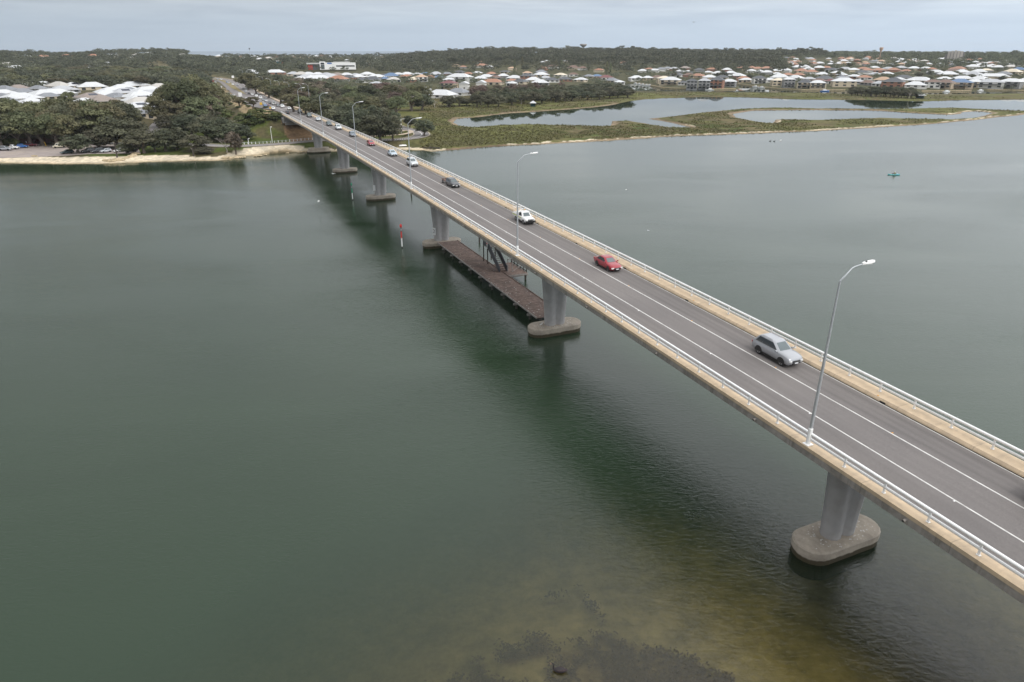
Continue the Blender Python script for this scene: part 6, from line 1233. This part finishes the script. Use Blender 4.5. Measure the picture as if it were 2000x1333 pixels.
# small upturned dinghy on the grass by the white sand
P = ground_at(786.5, 286); t = thing('dinghy', 'small white dinghy lying on the grass above the white sand', 'boat', tuple(P), .4); b = MB(); b.loft([[(x, -w_, .05), (x, -w_ * .7, h), (x, w_ * .7, h), (x, w_, .05)] for x, w_, h in ((-1.5, .5, .5), (0, .75, .65), (1.2, .5, .55), (1.8, .08, .35))], 0, True); b.build('hull', M['white'], t); b = MB(); b.box((0, 0, .62), (2.4, .08, .08)); b.build('keel', M['oldwood'], t)
# fallen tree trunk on the shore right of the bridge
P = ground_at(843, 292); t = thing('fallen_tree', 'dark fallen tree trunk lying from the marsh into the water', 'tree', tuple(P), 2.4); b = MB(); b.tube([(-5, 0, .9), (-2, .3, .7), (2, .2, .4), (5, .6, .1)], [.35, .32, .25, .12], 7); b.build('trunk', M['darkwood'], t); b = MB(); b.tube([(1, .2, .5), (3, -1.4, .9)], [.18, .05], 6); b.tube([(2.5, .2, .4), (4.5, 1.8, .7)], [.15, .04], 6); b.tube([(-1, .2, .7), (0, 1.6, 1.5)], [.16, .05], 6); b.build('branches', M['darkwood'], t)
# ------------------------------------------------------------------ kayak, paddler and paddle
P = at(1745.5, 342.2, 0); KH = R(176)
k = thing('kayak', 'turquoise and green sit-on kayak on the open water', 'kayak', tuple(P), KH)
b = MB(); b.loft([[(x, w_ * math.cos(a), z0 + .17 * math.sin(a)) for a in np.linspace(0, 2 * math.pi, 13)[:-1]] for x, w_, z0 in ((-1.95, .03, .22), (-1.6, .22, .14), (-.9, .37, .10), (0, .40, .09), (.9, .36, .10), (1.6, .2, .15), (1.95, .03, .24))], 0, True); b.build('hull', paint('turquoise_plastic', (.02, .36, .36)), k)
b = MB(); b.box((-.25, 0, .27), (.5, .46, .05)); b.box((-.52, 0, .42), (.07, .44, .32)); b.build('seat', M['black'], k); b = MB(); b.box((-1.1, 0, .33), (.6, .4, .2), top=.8); b.build('rear_bag', paint('pale_blue_bag', (.2, .45, .6)), k)
def skin_body(name, joints, edges, m, parent):
    me = bpy.data.meshes.new(name); me.from_pydata([j[0] for j in joints], edges, []); o = link(name, me, parent); mod = o.modifiers.new('skin', 'SKIN'); mod.use_smooth_shade = True
    for v, j in zip(me.skin_vertices[0].data, joints): v.radius = (j[1], j[1] if len(j) < 3 else j[2])
    me.skin_vertices[0].data[0].use_root = True; s_ = o.modifiers.new('sub', 'SUBSURF'); s_.levels = s_.render_levels = 1; me.materials.append(m); return o
skin = mat('skin', (.42, .25, .17), .6, var=.08); pr = thing('person', 'person in lime vest and dark trousers sitting in the kayak, paddling', 'person', (P[0], P[1], P[2] + .30), KH)
J = [((-.25, 0, .10), .15, .12), ((-.27, 0, .32), .15, .11), ((-.22, 0, .52), .17, .11), ((-.20, 0, .62), .07), ((-.18, 0, .70), .065), ((-.17, 0, .80), .10), ((-.16, 0, .88), .085),
     ((-.18, .20, .53), .06), ((-.02, .30, .36), .045), ((.20, .34, .38), .036), ((.28, .34, .40), .034), ((-.18, -.20, .53), .06), ((0, -.30, .46), .045), ((.20, -.30, .62), .036), ((.27, -.29, .66), .034),
     ((-.10, .10, .08), .095), ((.28, .16, .22), .075), ((.62, .14, .02), .05), ((.72, .14, .06), .045), ((-.10, -.10, .08), .095), ((.28, -.16, .22), .075), ((.62, -.14, .02), .05), ((.72, -.14, .06), .045)]
E_ = [(0, 1), (1, 2), (2, 3), (3, 4), (4, 5), (5, 6), (2, 7), (7, 8), (8, 9), (9, 10), (2, 11), (11, 12), (12, 13), (13, 14), (0, 15), (15, 16), (16, 17), (17, 18), (0, 19), (19, 20), (20, 21), (21, 22)]
skin_body('body', J, E_, skin, pr)
b = MB(); ring = lambda z, a_, c_, x0: [(x0 + c_ * math.cos(q), a_ * math.sin(q), z) for q in np.linspace(0, 2 * math.pi, 13)[:-1]]
b.loft([ring(.14, .20, .16, -.26), ring(.34, .20, .155, -.265), ring(.52, .21, .15, -.22), ring(.60, .10, .09, -.20)], 0, True); b.build('vest', paint('lime_vest', (.30, .55, .16)), pr)
b = MB()
for sg in (1, -1): b.tube([(-.12, sg * .10, .09), (.28, sg * .16, .225), (.60, sg * .14, .04)], [.115, .09, .062], 8)
b.build('trousers', M['black'], pr)
b = MB(); b.loft([ring(.83, .125, .125, -.16), ring(.84, .20, .20, -.15), ring(.86, .12, .125, -.165), ring(.96, .09, .10, -.165)], 0, True); b.build('hat', M['white'], pr)
b = MB()
for hy, hz in ((.34, .405), (-.29, .665)):
    for f in range(4): b.tube([(.29, hy + (f - 1.5) * .02, hz + .015), (.335, hy + (f - 1.5) * .02, hz + .02), (.345, hy + (f - 1.5) * .02, hz - .02), (.315, hy + (f - 1.5) * .02, hz - .035)], [.009, .009, .008, .007], 5)
    b.tube([(.27, hy - .045, hz), (.30, hy - .05, hz - .025), (.325, hy - .03, hz - .03)], [.011, .01, .008], 5)
b.build('hand_fingers', skin, pr)
b = MB(); b.tube([(-.135, .04, .81), (-.07, 0, .79), (-.135, -.04, .81)], [.004, .02, .004], 5); b.build('nose', skin, pr)
pd = thing('paddle', 'double-bladed paddle with dark blades held by the kayaker', 'paddle', (P[0], P[1], P[2] + .30), KH); A_, C_ = Vector((.315, .36, .385)), Vector((.315, -.30, .65)); dv = (C_ - A_).normalized(); mid = (A_ + C_) / 2
b = MB(); b.tube([tuple(mid - dv * .85), tuple(mid + dv * .85)], .016, 8); b.build('shaft', M['galv'], pd)
for sg in (1, -1):
    b = MB(); e0 = mid + dv * sg * .82; e1 = mid + dv * sg * 1.25; u = Vector((1, 0, 0)); b.loft([[tuple(p + u * w_ + dv.cross(u) * .006), tuple(p - u * w_ + dv.cross(u) * .006), tuple(p - u * w_ - dv.cross(u) * .006), tuple(p + u * w_ - dv.cross(u) * .006)] for p, w_ in ((e0, .02), (e0.lerp(e1, .4), .10), (e0.lerp(e1, .85), .10), (e1, .05))], 0, False); b.build('blade', M['black'], pd)
# far woodland as one mass: thousands of small crowns on the slopes and ridges
HP = HPOS
def clear_of_houses(P):
    ok = np.ones(len(P), bool)
    for X, Y in HP:
        d = math.hypot(X, Y); ux, uy = X / d, Y / d; al = (X - P[:, 0]) * ux + (Y - P[:, 1]) * uy; la = np.abs((P[:, 0] - X) * uy - (P[:, 1] - Y) * ux); ok &= ~((al > -9) & (al < 16 + d * .014) & (la < 5.5 + np.maximum(0, 5 - np.abs(al - 3) * .3)))
    return ok
protos = []
for s in range(6):
    C, Nn, T, L_ = crown_mesh('wood', 40 + s, 11, 132); protos.append((C, Nn, T))
def woodland(name, label, zones, seed):
    g = np.random.default_rng(seed); allv, allf, allt = [], [], []; nv = 0
    for (x0, x1, r0, r1, n, dens, h0, h1) in zones:
        px = g.uniform(x0, x1, n); rr = np.sqrt(g.uniform(r0**2, r1**2, n)) if r1 / r0 < 2.2 else r0 * (r1 / r0) ** g.uniform(0, 1, n)
        hx = (px - 1000) / FPX / (CP * 1.08); th = np.arctan(hx); P = np.stack([np.sin(th) * rr, np.cos(th) * rr], 1)
        s, l = SLa(P[:, 0], P[:, 1]); ok = ~((np.abs(l - road_l(s)) < 21) & (s < 1300)); 
        if dens < 1: ok &= vnoise(P, 70, seed) * .6 + vnoise(P, 24, seed + 1) * .4 < dens
        P = P[ok]; z, _ = ground(P); k = z > .35; P, z = P[k], z[k]; k = clear_of_houses(P); P, z = P[k], z[k]
        hgt_ = g.uniform(h0, h1, len(P)) * (.62 + .55 * vnoise(P, 38, seed + 3) + .3 * (vnoise(P, 11, seed + 4) > .8)); wid = np.maximum(hgt_, 5) * g.uniform(1.0, 1.7, len(P)); tb_ = g.uniform(-.3, .35, len(P))
        for i in range(6):
            m = np.arange(len(P)) % 6 == i; C, Nn, T = protos[i]; a = g.uniform(0, 6.28, m.sum()); ca, sa = np.cos(a)[:, None], np.sin(a)[:, None]
            c = np.stack([(C[:, 0] * ca - C[:, 1] * sa) * wid[m][:, None] + P[m, 0][:, None], (C[:, 0] * sa + C[:, 1] * ca) * wid[m][:, None] + P[m, 1][:, None], C[:, 2][None] * hgt_[m][:, None] + z[m][:, None]], -1).reshape(-1, 3)
            nn = np.stack([Nn[:, 0] * ca - Nn[:, 1] * sa, Nn[:, 0] * sa + Nn[:, 1] * ca, np.broadcast_to(Nn[:, 2], (len(a), len(C)))], -1).reshape(-1, 3)
            sz = np.repeat(hgt_[m] * .11, len(C)) * g.uniform(.7, 1.4, len(c)); v, f = leaves(c, nn, sz, 1.3)
            allv.append(v); allf.append(f + nv); nv += len(v); allt.append(np.repeat(np.clip(T[None] * .7 + .15 + tb_[m][:, None], 0, 1).ravel(), 4))
    o = link(name, npmesh(name, np.vstack(allv), np.vstack(allf), LEAF['wood'], np.concatenate(allt))); tag(o, label, 'woodland', kind='stuff')
woodland('hillside_woodland', 'dense olive woodland covering the slope left of the approach road', [(-160, 470, 760, 1500, 2600, .74, 8, 12), (-900, -160, 300, 2000, 2600, .74, 8, 12), (-160, 420, 1400, 2400, 2600, .62, 7, 12), (410, 560, 900, 1500, 420, .7, 8, 12), (430, 880, 1150, 1500, 500, .8, 9, 13), (480, 900, 1500, 2500, 1500, .6, 6, 10)], 3)
woodland('ridge_woodland', 'dark belt of tall trees along the ridge above the canal houses', [(790, 1480, 1300, 1650, 1700, 1, 9, 15), (830, 1560, 1600, 2150, 2300, 1, 10, 15), (760, 1500, 1080, 1350, 900, .7, 6, 12)], 5)
woodland('suburb_trees', 'scattered garden trees between the hillside and canal suburb houses', [(1230, 2150, 880, 1300, 2200, .6, 3.5, 6.5), (1480, 2150, 1250, 2300, 4200, .62, 5, 10), (1690, 2150, 1300, 1700, 1200, 1, 7, 11), (820, 1250, 800, 1100, 900, .6, 3.5, 7), (480, 900, 640, 980, 700, .55, 3.5, 7)], 8)
# ------------------------------------------------------------------ air between here and the ridge
hm = bpy.data.materials.new('haze_air'); hm.use_nodes = True; t = hm.node_tree; t.nodes.clear(); o_ = N(t, 'ShaderNodeOutputMaterial'); v_ = N(t, 'ShaderNodeVolumePrincipled'); v_.inputs['Color'].default_value = (.88, .93, .98, 1); v_.inputs['Density'].default_value = .00006; v_.inputs['Anisotropy'].default_value = .2; t.links.new(v_.outputs[0], o_.inputs['Volume'])
b = MB(); b.box((0, 1800, 36), (11500, 6800, 84)); hz = b.build('haze', hm); tag(hz, kind='stuff')
